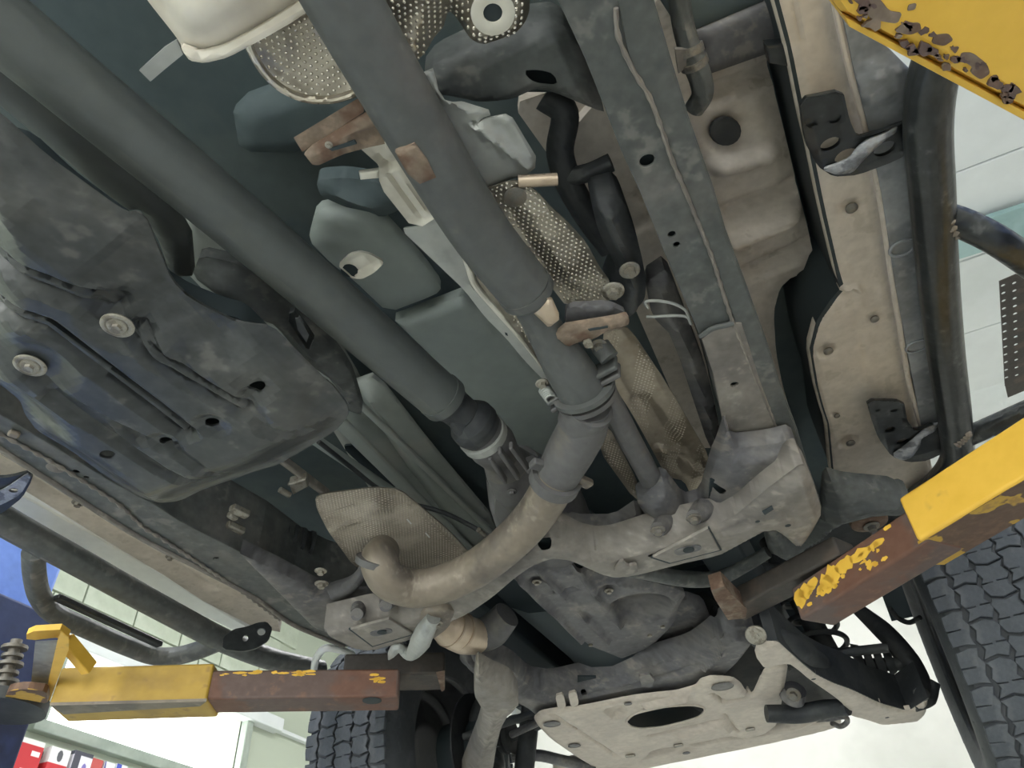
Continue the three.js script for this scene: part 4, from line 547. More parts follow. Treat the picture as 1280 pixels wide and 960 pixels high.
// heat shields
{
  const hs = (pts, h, m, o, label) => {
    const g = sheet(pts, h, { t: .002, res: .005, r: 1, ...o }), s = part(car, 'heat_shield', g, m, label);
    if (m === M.dimpleBright) dots(s, g, M.dot, .0068, .0021); else if (m === M.dimpleSmall) dots(s, g, M.dotDustyLit, .0062, .0017); else if (m === M.dimpleDusty) dots(s, g, M.dotDustyLit, .0062, .0016, (x, y) => Math.sin(x * 90 + y * 40) > -.1);
    return s;
  };
  hs([[312, 44], [309, 58], [322, 82], [345, 106], [384, 124], [420, 124], [452, 112], [480, 90], [420, -10], [360, -30]], .80, M.dimpleBright, { rim: -.012, rimW: .016, pads: [{ p: [[330, 20], [338, 62], [362, 92], [405, 104], [440, 90], [430, 40], [400, -10]], e: .03, d: .012 }] }, 'bright dimpled heat shield with a rolled edge beside the muffler');
  part(car, 'shield_rim', sweep(T([[309, 50], [316, 68], [330, 90], [347, 107], [366, 118], [386, 124], [418, 124], [450, 113], [470, 100]], .787), .0045, { n: 10, seg: 60 }), M.dot, 'bright rolled shield rim');
  const w0 = part(car, 'shield_washer', sheet([[390, 40], [400, 38], [412, 55], [415, 66], [400, 66], [392, 58]], .815, { t: .003 }), M.zinc);
  const top = hs([[430, -60], [470, 20], [505, 82], [532, 69], [553, 52], [560, 28], [576, 38], [602, 50], [626, 42], [643, 36], [656, 22], [662, 6], [660, -60]], .80, M.dimpleBright, { rim: .01, rimW: .014, ribs: [{ p: [[548, 55], [590, -20]], w: .03, d: .03 }, { p: [[470, 40], [530, 20]], w: .02, d: .006 }], domes: [{ c: [616, 16], r: .05, d: -.012, flat: .6 }] }, 'bright dimpled heat shield above the exhaust');
  const wp = P(616, 15, .782); part(top, 'washer', aim(lathe([[.0095, 0], [.02, 0], [.022, .003], [.0095, .003], [.0095, 0]], 28), wp), M.zinc, 'grey pressed washer'); part(top, 'washer_hole', aim(lathe([[0, 0], [.0098, 0]], 20), wp.clone().add(V(0, .001, 0))), M.dark);
  hs([[527, 92], [541, 86], [548, 108], [556, 121], [611, 138], [613, 145], [592, 153], [632, 143], [641, 148], [670, 196], [669, 210], [655, 221], [640, 223], [602, 240], [560, 170]], .79, M.zincGrey, { r: 0, rim: .003, rimW: .004, ribs: [{ p: [[545, 110], [588, 150], [660, 206]], w: .008, d: -.008 }, { p: [[592, 153], [566, 132]], w: .006, d: .008 }], pads: [{ p: [[548, 108], [556, 121], [611, 138], [640, 146], [672, 200], [664, 212], [590, 152]], e: .05, d: .02 }] }, 'plain grey folded heat shield');
  const sh = hs([[596, 226], [602, 238], [640, 225], [655, 228], [672, 240], [688, 258], [710, 278], [732, 302], [750, 335], [763, 352], [758, 368], [762, 378], [708, 383], [690, 360], [650, 300]], .782, M.dimpleBright, { rim: -.004, rimW: .008, ribs: [{ p: [[640, 240], [665, 262]], w: .02, d: -.006 }], pads: [{ p: [[640, 262], [680, 270], [720, 320], [740, 360], [715, 365], [680, 330]], e: .04, d: -.014 }] }, 'bright dimpled heat shield in the middle');
  part(sh, 'bolt', aim(lathe([[0, 0], [.013, 0], [.014, .003], [0, .003]], 20), P(644, 245, .778)), M.boltDark);
  const st = part(car, 'stud', (() => { const a = P(648, 227, .775), b = P(697, 224, .775), gs = [cyl(a, b, .0068, undefined, 14)]; for (let i = 0; i < 22; i++) gs.push(cyl(a.clone().lerp(b, i / 22), a.clone().lerp(b, (i + .5) / 22), .0078, undefined, 14)); return merge(gs); })(), M.cat, 'threaded stud');
  hs([[752, 415], [770, 408], [787, 410], [834, 480], [892, 580], [878, 626], [866, 624], [855, 601], [833, 596], [815, 562], [790, 517], [765, 478]], .79, M.dimpleDusty, { rim: -.004, rimW: .008, ribs: [{ p: [[800, 500], [870, 590]], w: .02, d: .008 }, { p: [[825, 560], [862, 570], [885, 590]], w: .016, d: -.008 }] }, 'long dusty heat shield beside the frame rail');
  hs([[759, 528], [800, 608], [795, 627], [747, 561]], .79, M.dimpleSmall, { r: 1, rim: -.004, rimW: .006 }, 'narrow dimpled heat shield strip');
  const big = hs([[394, 622], [404, 617], [467, 609], [500, 612], [527, 634], [560, 662], [586, 690], [600, 720], [537, 735], [470, 725], [440, 705], [427, 687], [410, 664], [396, 636]], .76, M.dimpleSmall, { rim: -.004, rimW: .008, ribs: [{ p: [[405, 645], [440, 632]], w: .006, d: -.003 }, { p: [[415, 664], [450, 648]], w: .006, d: -.003 }, { p: [[515, 632], [580, 690]], w: .008, d: .004 }], domes: [{ c: [475, 632], r: .035, d: -.008 }, { c: [462, 668], r: .045, d: -.006 }, { c: [555, 695], r: .035, d: -.006 }] }, 'dusty dimpled heat shield behind the crossover pipe');
  for (const [x, y] of [[511, 652], [534, 669]]) part(big, 'slot', beam(P(x - 2, y - 3, .757), P(x + 3, y + 3, .757), .003, .001, .0004), M.silver);
  // long tray and flange left of the exhaust
  const tray = part(car, 'shield_tray', sheet([[452, 187], [482, 172], [498, 201], [506, 205], [553, 267], [528, 283], [511, 279], [480, 240], [474, 226], [472, 205]], .762, { t: .003, res: .004, r: 0, rim: -.004, rimW: .006, ribs: [{ p: [[488, 220], [524, 271]], w: .004, d: .006 }, { p: [[500, 214], [534, 264]], w: .0035, d: -.004 }, { p: [[474, 195], [486, 212]], w: .005, d: .005 }, { p: [[472, 212], [505, 202]], w: .008, d: .008 }] }), M.zinc, 'bright galvanised ribbed tray');
  part(tray, 'tab', plate([[448, 216], [474, 213], [474, 224], [450, 226]], .765, .008, { bev: .003 }), M.zinc); part(tray, 'clip', beam(P(484, 172, .74), P(486, 182, .745), .006, .012, .002), M.zinc);
  const gl = hs([[500, 286], [527, 282], [552, 268], [566, 290], [577, 310], [592, 354], [620, 388], [650, 424], [688, 472], [683, 479], [655, 450], [632, 422], [606, 396], [580, 362], [540, 324]], .775, M.zincGrey, { r: 1, ribs: [{ p: [[545, 302], [578, 340], [595, 362]], w: .004, d: .004 }, { p: [[540, 276], [550, 300], [568, 318], [585, 350]], w: .003, d: .003 }] }, 'long plain grey heat shield beside the exhaust');
  part(gl, 'turned_edge', sweep(T([[552, 269], [566, 288], [578, 310], [586, 334], [593, 354], [620, 386], [650, 422], [689, 474]], .768), [.006, .0045, .005, .003, .002], { n: 10, seg: 60 }), M.zinc, 'bright turned edge');
  part(gl, 'hole', plate([[631, 416], [634, 417], [635, 420], [632, 419]], .774, .001), M.dark);
  hs([[592, 322], [600, 328], [640, 385], [672, 425], [692, 466], [680, 460], [640, 406], [596, 352]], .765, M.dimpleBright, { r: 1, rim: -.004, rimW: .006 }, 'bright dimpled strip under the exhaust edge');
  const dr = part(car, 'shield_lug', sheet([[422, 332], [437, 318], [450, 315], [463, 318], [479, 327], [478, 332], [466, 342], [452, 349], [440, 348], [435, 343]], .81, { t: .004, res: .003, rim: -.004, rimW: .006, holes: [[437, 338, .011, .011]], domes: [{ c: [472, 328], r: .01, d: .004 }] }), M.zinc, 'bright teardrop shaped metal lug with a hole');
  part(dr, 'hole_shade', aim(lathe([[0, 0], [.012, 0]], 18), P(437, 338, .818)), M.dark);  // dark disc for the shade in the lug hole
}
// muffler at the top left
{
  const m = part(car, 'muffler', sheet([[150, -50], [182, -2], [221, 47], [229, 62], [250, 66], [278, 62], [320, 36], [360, 12], [420, -30], [400, -120], [180, -120]], .735, { t: .06, res: .01, rim: .035, rimW: .045, r: 2 }), M.muffler, 'dusty steel muffler');
  part(m, 'seam', sheet([[226, 58], [228, 64], [237, 76], [256, 79], [285, 72], [330, 48], [370, 25], [430, -18], [418, -28], [360, 12], [318, 38], [276, 60], [250, 66], [232, 60]], .755, { t: .008, res: .006, rim: .004, rimW: .006 }), M.muffler, 'folded muffler seam');
  part(m, 'strap', sheet([[174, 88], [205, 60], [221, 50], [229, 68], [208, 85], [188, 102]], .79, { t: .004, r: 0 }), M.zincGrey, 'grey hanger strap');
}
// transmission crossmember
{
  const cr = part(car, 'crossmember', sheet([[400, 786], [430, 779], [460, 772], [520, 764], [570, 752], [600, 736], [625, 712], [640, 700], [655, 686], [672, 674], [690, 671], [710, 675], [730, 685], [750, 689], [770, 687], [815, 673], [860, 662], [885, 657], [905, 651], [925, 640], [960, 610], [1003, 580], [1016, 600], [1028, 640], [1015, 665], [998, 685], [980, 669], [960, 657], [922, 678], [901, 689], [845, 702], [790, 716], [765, 718], [747, 714], [727, 705], [707, 696], [690, 694], [670, 702], [650, 716], [622, 740], [590, 762], [550, 780], [520, 794], [466, 809], [440, 806]], 0.642, { t: .05, res: .0045, r: 1, rim: .014, rimW: .014, ribs: [{ p: [[905, 668], [930, 655], [970, 622], [1005, 596]], w: .014, d: .006 }, { p: [[925, 662], [945, 650], [975, 640], [1000, 655]], w: .01, d: .003 }], holes: [[681, 684, .0125, .0095], [654, 697, .008, .007], [816, 694, .009, .005]] }), M.frameDusty, 'arched crossmember with oval mounting slots');
  part(cr, 'hole_shade', plate([[635, 700], [665, 672], [700, 676], [690, 692], [650, 712]], .66, .004), M.dark);  // shade behind the crossmember holes, as a dark plate
  for (const q of [[[816, 697], [885, 661], [900, 688], [838, 704]], [[438, 787], [486, 774], [516, 793], [466, 808]]]) {
    const c = q.reduce((a, p) => [a[0] + p[0] / 4, a[1] + p[1] / 4], [0, 0]), sh = (k) => q.map(([x, y]) => [c[0] + (x - c[0]) * k, c[1] + (y - c[1]) * k]);
    part(cr, 'mount_shadow_gap', plate(sh(1.06), .6385, .003), M.dark); const p2 = part(cr, 'mount_plate', plate(sh(1), .636, .006, { bev: .0015 }), M.frameDusty, 'recessed mount plate with a long slot');  // oversize dark plate stands for the shadow gap round the mount plate
    const s = V2([c[0], c[1]], .635), u = V2([c[0] + 10, c[1] - 2.4], .635).sub(s).normalize(), e = []; for (let i = 0; i < 24; i++) { const a = i / 24 * 6.283, X = Math.cos(a) * .011 + Math.sign(Math.cos(a)) * .012, Y = Math.sin(a) * .011; e.push(new THREE.Vector2(s.x + u.x * X - u.y * Y, s.y + u.y * X + u.x * Y)); }
    part(p2, 'slot', flat(e, [], EYE + .6345, .002), M.cross); part(p2, 'bolt', aim(lathe([[0, 0], [.0085, 0], [.0095, .002], [0, .002]], 18), P(c[0] + 1, c[1] - 1, .634)), M.dark);
  }
  part(cr, 'web', sheet([[795, 627], [812, 650], [815, 673], [860, 664], [925, 642], [1003, 582], [994, 548], [960, 556], [918, 560], [910, 535], [902, 560], [893, 580], [879, 628], [858, 634], [832, 600], [812, 612]], .69, { t: .03, res: .006, rim: .02, rimW: .02, holes: [[900, 615, .0105, .0085]] }), M.cross, 'dark gusset web joining the frame rail');
  part(cr, 'hole_shade', plate([[888, 600], [915, 600], [918, 630], [885, 630]], .705, .004), M.dark);  // dark plate for the shade in the web hole
  part(cr, 'web', sheet([[640, 660], [680, 640], [720, 660], [770, 660], [800, 640], [815, 672], [770, 690], [735, 686], [700, 672], [672, 674], [645, 700]], .70, { t: .03, res: .008, rim: .02, rimW: .02 }), M.cross);
  part(cr, 'web', sheet([[300, 692], [345, 713], [400, 742], [440, 750], [520, 748], [600, 726], [640, 700], [640, 712], [600, 738], [570, 754], [520, 766], [460, 775], [430, 800], [390, 782]], .715, { t: .03, res: .008, rim: .008, rimW: .01, r: 0 }), M.cross, 'dark web joining the left frame rail');
  for (const [x, y] of [[822, 662], [867, 647]]) { part(cr, 'boss', sweep(T([[x, y, .66], [x + 12, y - 10, .69]]), [.013, .02]), M.cross); bolt(cr, x, y, .656, .0075, M.boltDark); }
  for (const [x, y] of [[446, 768], [482, 757]]) part(cr, 'boss', sweep(T([[x, y, .655], [x + 4, y - 8, .69]]), [.012, .018]), M.cross, 'round pressed boss');
  part(cr, 'latch', sheet([[768, 712], [778, 700], [784, 708], [796, 706], [798, 716], [770, 720]], .632, { t: .006, res: .004 }), M.frameDusty);
  part(cr, 'slot', plate([[953, 640], [965, 633], [967, 637], [956, 644]], .641, .002), M.dark); part(cr, 'hole', aim(lathe([[0, 0], [.004, 0]], 14), P(947, 652, .6415)), M.dark); part(cr, 'hole', aim(lathe([[0, 0], [.005, 0]], 14), P(985, 657, .6415)), M.dark);
  part(car, 'brace_tube', sweep(T([[770, 712, .71], [810, 716, .715], [860, 724, .72], [900, 722, .73], [935, 705, .735], [960, 690, .74]]), [.012, .016, .017, .014, .012]), M.frame, 'bent dark brace below the right crossmember');
  part(car, 'frame_bracket', sheet([[960, 660], [1000, 685], [1030, 645], [1035, 600], [1060, 607], [1136, 614], [1140, 640], [1090, 640], [1050, 650], [1030, 670], [1000, 690], [985, 700], [960, 690]], .72, { t: .03, rim: .02, rimW: .02, res: .008, ribs: [{ p: [[1035, 655], [1060, 640], [1125, 628]], w: .014, d: -.014 }] }), M.frame, 'dark body mount bracket');
  const bm = part(car, 'body_mount', aim(lathe([[0, 0], [.02, 0], [.034, .004], [.036, .012], [.03, .02], [.036, .03], [0, .03]], 28), P(1088, 656, .74), V(0, 1, 0)), M.rust, 'round rusty body mount washer'); bolt(bm, 1089, 657, .738, .009, M.boltDark); part(bm, 'stud', cyl(P(1090, 660, .735), P(1094, 673, .716), .006), M.boltDark);
}
// catalytic converter and guard at the left front
{
  const c = part(car, 'catalytic_converter', sweep(T([[545, 770, .68], [558, 782, .672], [580, 793, .672], [596, 796, .68]]), [.026, .038, .04, .036], { n: 28 }), M.cat, 'pale metal catalytic converter');
  part(c, 'outlet', sweep(T([[592, 795, .68], [612, 790, .69], [634, 768, .71]]), [.035, .036, .03]), M.pipeGrey);
  for (const k of [0, 1]) part(c, 'band', sweep(T([[562 + k * 12, 784 + k * 5, .672], [564 + k * 12, 785 + k * 5, .672]]), .0405, { n: 28 }), M.cat);
  const g = part(car, 'exhaust_bracket', sweep(T([[542, 772, .635], [532, 788, .63], [522, 808, .63], [512, 818, .632], [503, 812, .636]]), [.014, .019, .021, .016, .01]), M.zincGrey, 'pale curved exhaust bracket');
  part(g, 'horn', sweep(T([[503, 812, .636], [498, 808, .638], [492, 814, .638], [486, 824, .64]]), [.009, .011, .008, .002]), M.zincGrey);
  part(g, 'plate', sheet([[524, 768], [556, 760], [570, 765], [560, 785], [540, 800], [528, 800]], .637, { t: .01, rim: .006, rimW: .01 }), M.pipeBrown); bolt(g, 534, 783, .63, .0065, M.bolt); bolt(g, 547, 779, .63, .0065, M.bolt);
}
// gearbox, engine and front dark mechanicals
{
  const tr = part(car, 'gearbox_guard', sheet([[632, 714], [660, 702], [690, 700], [720, 706], [748, 718], [790, 722], [840, 734], [858, 742], [848, 758], [842, 780], [816, 806], [766, 826], [736, 813], [727, 803], [690, 765], [655, 735]], .70, { t: .01, res: .005, rim: .012, rimW: .02,
    ribs: [{ p: [[650, 722], [725, 800]], w: .012, d: -.016 }, { p: [[678, 715], [740, 778], [760, 800]], w: .01, d: -.014 }, { p: [[695, 740], [716, 736]], w: .008, d: .012 }, { p: [[705, 745], [735, 770]], w: .007, d: .012 }, { p: [[722, 712], [775, 780]], w: .01, d: -.014 }],
    domes: [{ c: [671, 727], r: .03, d: .01 }, { c: [761, 738], r: .03, d: .012 }, { c: [800, 762], r: .075, d: .05, flat: .6 }] }), M.cross, 'grey cast gearbox pan with ribs');
  for (const [x, y] of [[671, 727], [761, 738], [738, 804], [812, 792], [828, 781]]) bolt(tr, x, y, .703, .0055, M.bolt);
  part(car, 'gearbox', sweep(T([[680, 690, .85], [760, 760, .85], [830, 830, .86]]), [.14, .16, .2]), M.dark, 'dark gearbox housing');
  const ec = part(car, 'engine_cover', sheet([[838, 764], [856, 748], [880, 756], [890, 780], [880, 800], [820, 812], [815, 800]], .74, { t: .02, rim: .01, rimW: .012, ribs: [{ p: [[822, 806], [872, 796]], w: .006, d: -.008 }, { p: [[842, 800], [836, 770]], w: .004, d: -.006 }, { p: [[866, 796], [870, 762]], w: .004, d: -.006 }] }), M.cross); bolt(ec, 858, 800, .735, .005, M.boltDark);
  part(car, 'engine_block', loft(T([[640, 790], [690, 745], [880, 740], [915, 770], [880, 830], [690, 870]], .95), T([[640, 790], [690, 745], [880, 740], [915, 770], [880, 830], [690, 870]], 1.28)), M.dark, 'dark engine underside');
  part(car, 'bulkhead_shade', box(-1.2, -.1, EYE + .95, EYE + 1.3, -2.6, -2.56), M.dark);  // unseen dark panel, added to keep the engine bay in shade
  part(car, 'starter_cover', sheet([[764, 826], [816, 808], [818, 816], [768, 836]], .735, { t: .02 }), M.skidGrey);
}
// front crossmember, engine guard, bumper
{
  const f = part(car, 'front_crossmember', sheet([[578, 812], [600, 820], [640, 838], [662, 858], [690, 862], [760, 846], [815, 832], [865, 818], [888, 802], [905, 786], [922, 783], [940, 786], [946, 794], [930, 815], [915, 830], [900, 842], [872, 852], [780, 872], [725, 884], [692, 892], [668, 890], [650, 876], [630, 866], [600, 846], [574, 826]], .65, { t: .05, res: .006, r: 1, rim: .022, rimW: .022, ribs: [{ p: [[700, 878], [790, 858], [880, 832]], w: .012, d: .01 }, { p: [[905, 790], [900, 815], [880, 835]], w: .008, d: -.012 }], holes: [[730, 868, .008, .005], [733, 852, .005, .003]] }), M.cross, 'dark front crossmember');
  part(f, 'hole_shade', plate([[722, 846], [745, 846], [745, 876], [722, 878]], .675, .004), M.dark);  // dark plate standing for the shade above these holes
  for (const [x, y, a] of [[945, 793, 1], [625, 872, 1]]) { const b = part(f, 'cam_bolt', aim(merge(lathe([[0, 0], [.019, 0], [.02, .004], [.016, .006], [0, .006]], 28), boltGeo(.007)), P(x, y, .592), V(-.1, -.75, .7)), M.bolt, 'alignment cam bolt with a round washer'); }
  for (const [x, y] of [[700, 876], [716, 873]]) part(f, 'tab', sheet([[x - 6, y - 6], [x + 4, y - 9], [x + 8, y + 8], [x - 2, y + 12]], .635, { t: .005, r: 1 }), M.skidGrey);
  part(f, 'tab', sheet([[799, 846], [812, 843], [818, 850], [814, 860], [802, 858]], .64, { t: .006, r: 0 }), M.cross);
  const sk = part(car, 'engine_guard', sheet([[667, 897], [676, 889], [692, 886], [726, 883], [790, 870], [822, 866], [845, 864], [870, 857], [876, 849], [890, 845], [916, 847], [926, 854], [932, 864], [941, 867], [948, 852], [956, 836], [975, 826], [985, 830], [982, 850], [972, 905], [958, 916], [936, 921], [922, 921], [910, 919], [872, 927], [816, 936], [808, 946], [800, 951], [740, 957], [724, 948], [688, 923], [672, 906]], .63, { t: .003, res: .005, r: 1, rim: .006, rimW: .012,
    holes: [{ poly: [[782, 902], [790, 894], [800, 890], [832, 883], [865, 881], [880, 884], [881, 890], [872, 897], [852, 903], [826, 909], [800, 911], [788, 908]] }],
    ribs: [{ p: [[690, 893], [748, 930], [770, 945]], w: .006, d: .008 }, { p: [[808, 880], [855, 871]], w: .014, d: -.014 }, { p: [[806, 886], [850, 878]], w: .007, d: .012 }, { p: [[812, 920], [838, 914], [900, 900]], w: .009, d: .011 }, { p: [[905, 893], [922, 915]], w: .007, d: .009 }, { p: [[890, 868], [905, 878], [935, 872], [948, 850]], w: .008, d: .012 }],
    pads: [{ p: [[750, 888], [778, 880], [786, 892], [768, 902]], e: .014, d: .014 }, { p: [[840, 918], [905, 900], [920, 915], [850, 926]], e: .014, d: -.01 }] }), M.skidGrey, 'dusty grey engine guard with a long oval opening');
  const ov = [[782, 902], [790, 894], [800, 890], [832, 883], [865, 881], [880, 884], [881, 890], [872, 897], [852, 903], [826, 909], [800, 911], [788, 908]];
  part(sk, 'opening_shade', plate(ov.map(([x, y]) => [832 + (x - 832) * 1.3, 895 + (y - 895) * 1.5]), .69, .004, { r: 1 }), M.dark, 'dark sheet as shade behind the oval opening'); part(sk, 'opening_lip', sweep([...round(ov, 1), round(ov, 1)[0]].map((p) => P(...p, .629)), .003, { n: 8, seg: 80 }), M.skidGrey);  // dark plate stands for the shade inside the opening
  for (const [x, y, rx] of [[690, 905, .02], [718, 932, .016], [903, 858, .024], [785, 879.5, .009], [858, 941, .01]]) part(sk, 'guard_hole', aim(lathe([[0, .001], [rx * .8, .001], [rx, -.0005], [rx * 1.1, .001]], 24), P(x, y, .6275)), M.cross, 'round guard hole');
  for (const [x, y] of [[788, 946], [938, 913], [848, 933]]) part(sk, 'clip', beam(P(x - 6, y, .626), P(x + 6, y - 2, .626), .012, .006), M.bolt);
  part(car, 'bumper_valance', sheet([[736, 950], [800, 944], [815, 938], [870, 926], [915, 918], [960, 912], [1000, 902], [1035, 896], [1050, 892], [1052, 905], [1030, 912], [960, 928], [880, 944], [800, 960], [720, 975], [690, 966], [700, 955]], .66, { t: .02, res: .008, rim: .01, rimW: .02, domes: [{ c: [857, 938], r: .04, d: .012 }] }), M.skidGrey, 'grey lower bumper valance');
  part(car, 'tow_hook', sweep(T([[1020, 900, .66], [1040, 898, .66], [1056, 896, .655], [1059, 902, .65], [1050, 908, .65], [1040, 904, .655]]), .007), M.cross, 'round dark tow hook'); part(car, 'valance_end', sweep(T([[960, 910, .66], [1000, 900, .665], [1030, 890, .67]]), [.016, .022, .014]), M.skidGrey);
  part(car, 'valance_strut', sweep(T([[640, 946, .66], [670, 944, .66], [700, 950, .66], [740, 960, .66]]), .016), M.cross); part(car, 'valance_strut', sweep(T([[640, 918, .68], [668, 905, .67], [680, 900, .66]]), .01), M.cross);
}
// suspension
{
  part(car, 'dark_gap_sheet', sheet([[1000, 665], [1060, 640], [1140, 628], [1155, 668], [1100, 715], [1045, 748], [995, 725]], .9, { t: .02, res: .012, r: 0, rim: .01, rimW: .02 }), M.rubber, 'added dark sheet closing the gap above the lift arm');  // added dark sheet that keeps a bright gap dark
  part(car, 'dark_backing', sheet([[893, 797], [945, 788], [985, 806], [1030, 848], [1048, 872], [1040, 889], [965, 908], [905, 880]], .73, { t: .08, res: .01, r: 1, rim: .02, rimW: .03 }), M.rubber, 'added dark backing sheet behind the control arm');  // dark backing added for the shaded space round the control arm
  const arm = (pts, h, o) => sheet(pts, h, { t: .045, res: .006, r: 1, rim: .014, rimW: .014, ...o });
  const up = [[958, 800], [972, 800], [985, 812], [1003, 828], [1020, 842], [1042, 853], [1065, 861], [1100, 878], [1135, 888], [1160, 872]], lo = [[1157, 892], [1148, 900], [1100, 905], [1080, 898], [1060, 893], [1054, 880], [1042, 870], [1010, 848], [996, 836], [984, 828], [968, 830], [956, 836], [944, 820], [948, 806]];
  const lca = part(car, 'lower_control_arm', sheet([...up, ...lo], .575, { t: .008, res: .005, r: 1, rim: .006, rimW: .008 }), M.skidGrey, 'dusty lower control arm on the right');
  const w0 = up.map((p) => P(...p, .58)), wall = []; for (const s of [0, 1]) for (let i = s ? w0.length - 1 : 0; s ? i >= 0 : i < w0.length; s ? i-- : i++) wall.push(w0[i].clone().add(V(0, 0, s ? -.012 : 0)));
  part(lca, 'arm_web', loft(wall, wall.map((v) => v.clone().add(V(0, .085, 0)))), M.rubber, 'dark upright web of the arm');
  part(lca, 'rear_leg', sweep(T([[945, 796, .62], [960, 796, .61], [985, 806, .61], [1010, 822, .62], [1040, 836, .63]]), [.022, .028, .03, .024, .012]), M.rubber);
  part(lca, 'front_leg', sweep(T([[958, 892, .6], [1000, 892, .595], [1035, 886, .59], [1060, 884, .58]]), [.02, .022, .022, .018]), M.rubber);
  part(lca, 'bushing', sweep(T([[994, 862, .63], [990, 872, .62]]), [.026, .03]), M.cross, 'round dark bushing'); bolt(lca, 992, 868, .615, .01, M.boltDark, V(-.2, -.6, .7));
  for (const [x, y] of [[1017, 849], [1109, 897]]) part(lca, 'arm_hole', aim(lathe([[0, 0], [.005, 0]], 14), P(x, y, .555)), M.dark);
  part(lca, 'ball_joint', sweep([P(1142, 884, .582), P(1158, 872, .6), P(1168, 852, .63)], [.012, .022, .014]), M.rubber);
  const lcl = part(car, 'lower_control_arm', arm([[596, 840], [612, 850], [640, 862], [650, 880], [636, 892], [626, 910], [620, 935], [612, 990], [570, 990], [582, 960], [600, 915], [605, 890], [592, 868]], .575, { ribs: [{ p: [[622, 890], [606, 930], [590, 975]], w: .012, d: -.01 }] }), M.frameDusty, 'dusty lower control arm on the left'); part(lcl, 'arm_hole', aim(lathe([[0, 0], [.005, 0]], 14), P(622, 933, .574)), M.dark);
  part(lcl, 'bushing', sweep(T([[628, 858, .66], [624, 876, .635]]), [.026, .034]), M.cross); 
  part(car, 'upper_arm_bracket', sheet([[590, 806], [620, 820], [655, 848], [668, 880], [650, 872], [620, 846], [596, 830], [574, 822]], .66, { t: .04, rim: .02, rimW: .02, ribs: [{ p: [[600, 820], [640, 850]], w: .01, d: -.01 }] }), M.cross);
  const kn = part(car, 'steering_knuckle', sweep([V(-1.05, EYE + .55, FAX + .05), V(-1.1, EYE + .62, FAX), V(-1.1, EYE + .74, FAX), V(-1.04, EYE + .86, FAX - .02)], [.045, .07, .06, .03]), M.rubber, 'dark left steering knuckle');
  part(kn, 'hub', cyl(V(-1.06, EYE + AXH, FAX), V(-1.2, EYE + AXH, FAX), .09), M.dark); part(kn, 'dust_shield', cyl(V(-1.11, EYE + AXH, FAX), V(-1.115, EYE + AXH, FAX), .16, undefined, 36), M.rim);
  const kr = part(car, 'steering_knuckle', sweep([V(.075, EYE + .6, FAX + .03), V(.085, EYE + .64, FAX), V(.06, EYE + .74, FAX), V(.0, EYE + .86, FAX - .02)], [.018, .026, .024, .015]), M.rubber, 'dark right steering knuckle');

  for (const s of [-1, 1]) {
    const sx = (v) => CX + s * v;
    const ds = part(car, 'drive_axle', sweep([V(sx(.2), EYE + .78, FAX + .02), V(sx(.4), EYE + .72, FAX), V(sx(.6), EYE + AXH, FAX)], .016), M.rubber, 'dark front drive axle');
    for (const [u, h] of [[.25, .765], [.48, .705]]) { const g = []; for (let k = 0; k < 4; k++) g.push(cyl(V(sx(u + k * .022), EYE + h - k * .004, FAX), V(sx(u + .018 + k * .022), EYE + h - k * .004, FAX), .05 - k * .006, .042 - k * .006, 20)); part(ds, 'axle_boot', merge(g), M.rubber, 'ribbed rubber axle boot'); }
    part(car, 'tie_rod', sweep([V(sx(.3), EYE + .70, FAX + .16), V(sx(.56), EYE + .68, FAX + .14)], .011), M.rubber, 'dark steering tie rod');
    const st = part(car, 'shock_absorber', sweep([V(sx(.45), EYE + .60, FAX), V(sx(.36), EYE + 1.1, FAX - .02)], .028), M.rubber, 'dark front shock absorber');
    const a0 = V(sx(.43), EYE + .72, FAX), a1 = V(sx(.37), EYE + 1.08, FAX - .02); part(st, 'coil_spring', sweep(Array.from({ length: 90 }, (_, i) => { const t = i / 89, a = t * 7 * 6.283; return a0.clone().lerp(a1, t).add(V(Math.cos(a) * .055, 0, Math.sin(a) * .055)); }), .007, { n: 8, seg: 260 }), M.rubber);
    part(car, 'upper_control_arm', sweep([V(sx(.3), EYE + .98, FAX + .1), V(sx(.45), EYE + .93, FAX + .03), V(sx(.58), EYE + .88, FAX)], .018), M.rubber);
    part(car, 'frame_horn', box(sx(.3) - .045, sx(.3) + .045, EYE + .8, EYE + .93, FAX - .55, FAX + .75, .01), M.dark, 'dark front frame horn');
    { const o = [], q = []; for (let k = 0; k <= 24; k++) { const a = (.12 + .76 * k / 24) * Math.PI; o.push(new THREE.Vector2(Math.cos(a) * .52, Math.sin(a) * .52)); q.unshift(new THREE.Vector2(Math.cos(a) * .51, Math.sin(a) * .51)); } const g = new THREE.ExtrudeGeometry(new THREE.Shape([...o, ...q]), { depth: .14, bevelEnabled: false }); g.rotateY(Math.PI / 2); g.translate(s > 0 ? sx(.61) : sx(.75), EYE + .78, FAX); part(car, 'wheel_arch_liner', g, M.dark, 'dark wheel arch liner'); }
  }
  part(car, 'brake_hose', sweep(T([[1112, 760, .8], [1122, 772, .78], [1135, 778, .76], [1150, 772, .75]]), .006), M.rubber);
}
// hoses on the right, small frame brackets
{
  const h = part(car, 'hose', sweep(T([[848, -20, .86], [852, 20, .86], [860, 55, .855], [866, 72, .85], [876, 100, .845], [878, 118, .845], [868, 136, .85]]), [.012, .012, .0125, .014, .013, .012]), M.frame, 'dusty hose beside the frame rail');
  part(h, 'clamp', sweep(T([[861, 58, .854], [864, 68, .851]]), .016), M.boltDark, 'worm drive hose clamp'); part(h, 'clamp', sweep(T([[866, 74, .85], [869, 82, .849]]), .0165), M.boltDark); part(h, 'bracket', plate([[844, 62], [862, 62], [864, 80], [848, 92]], .84, .006), M.frameDusty);
}
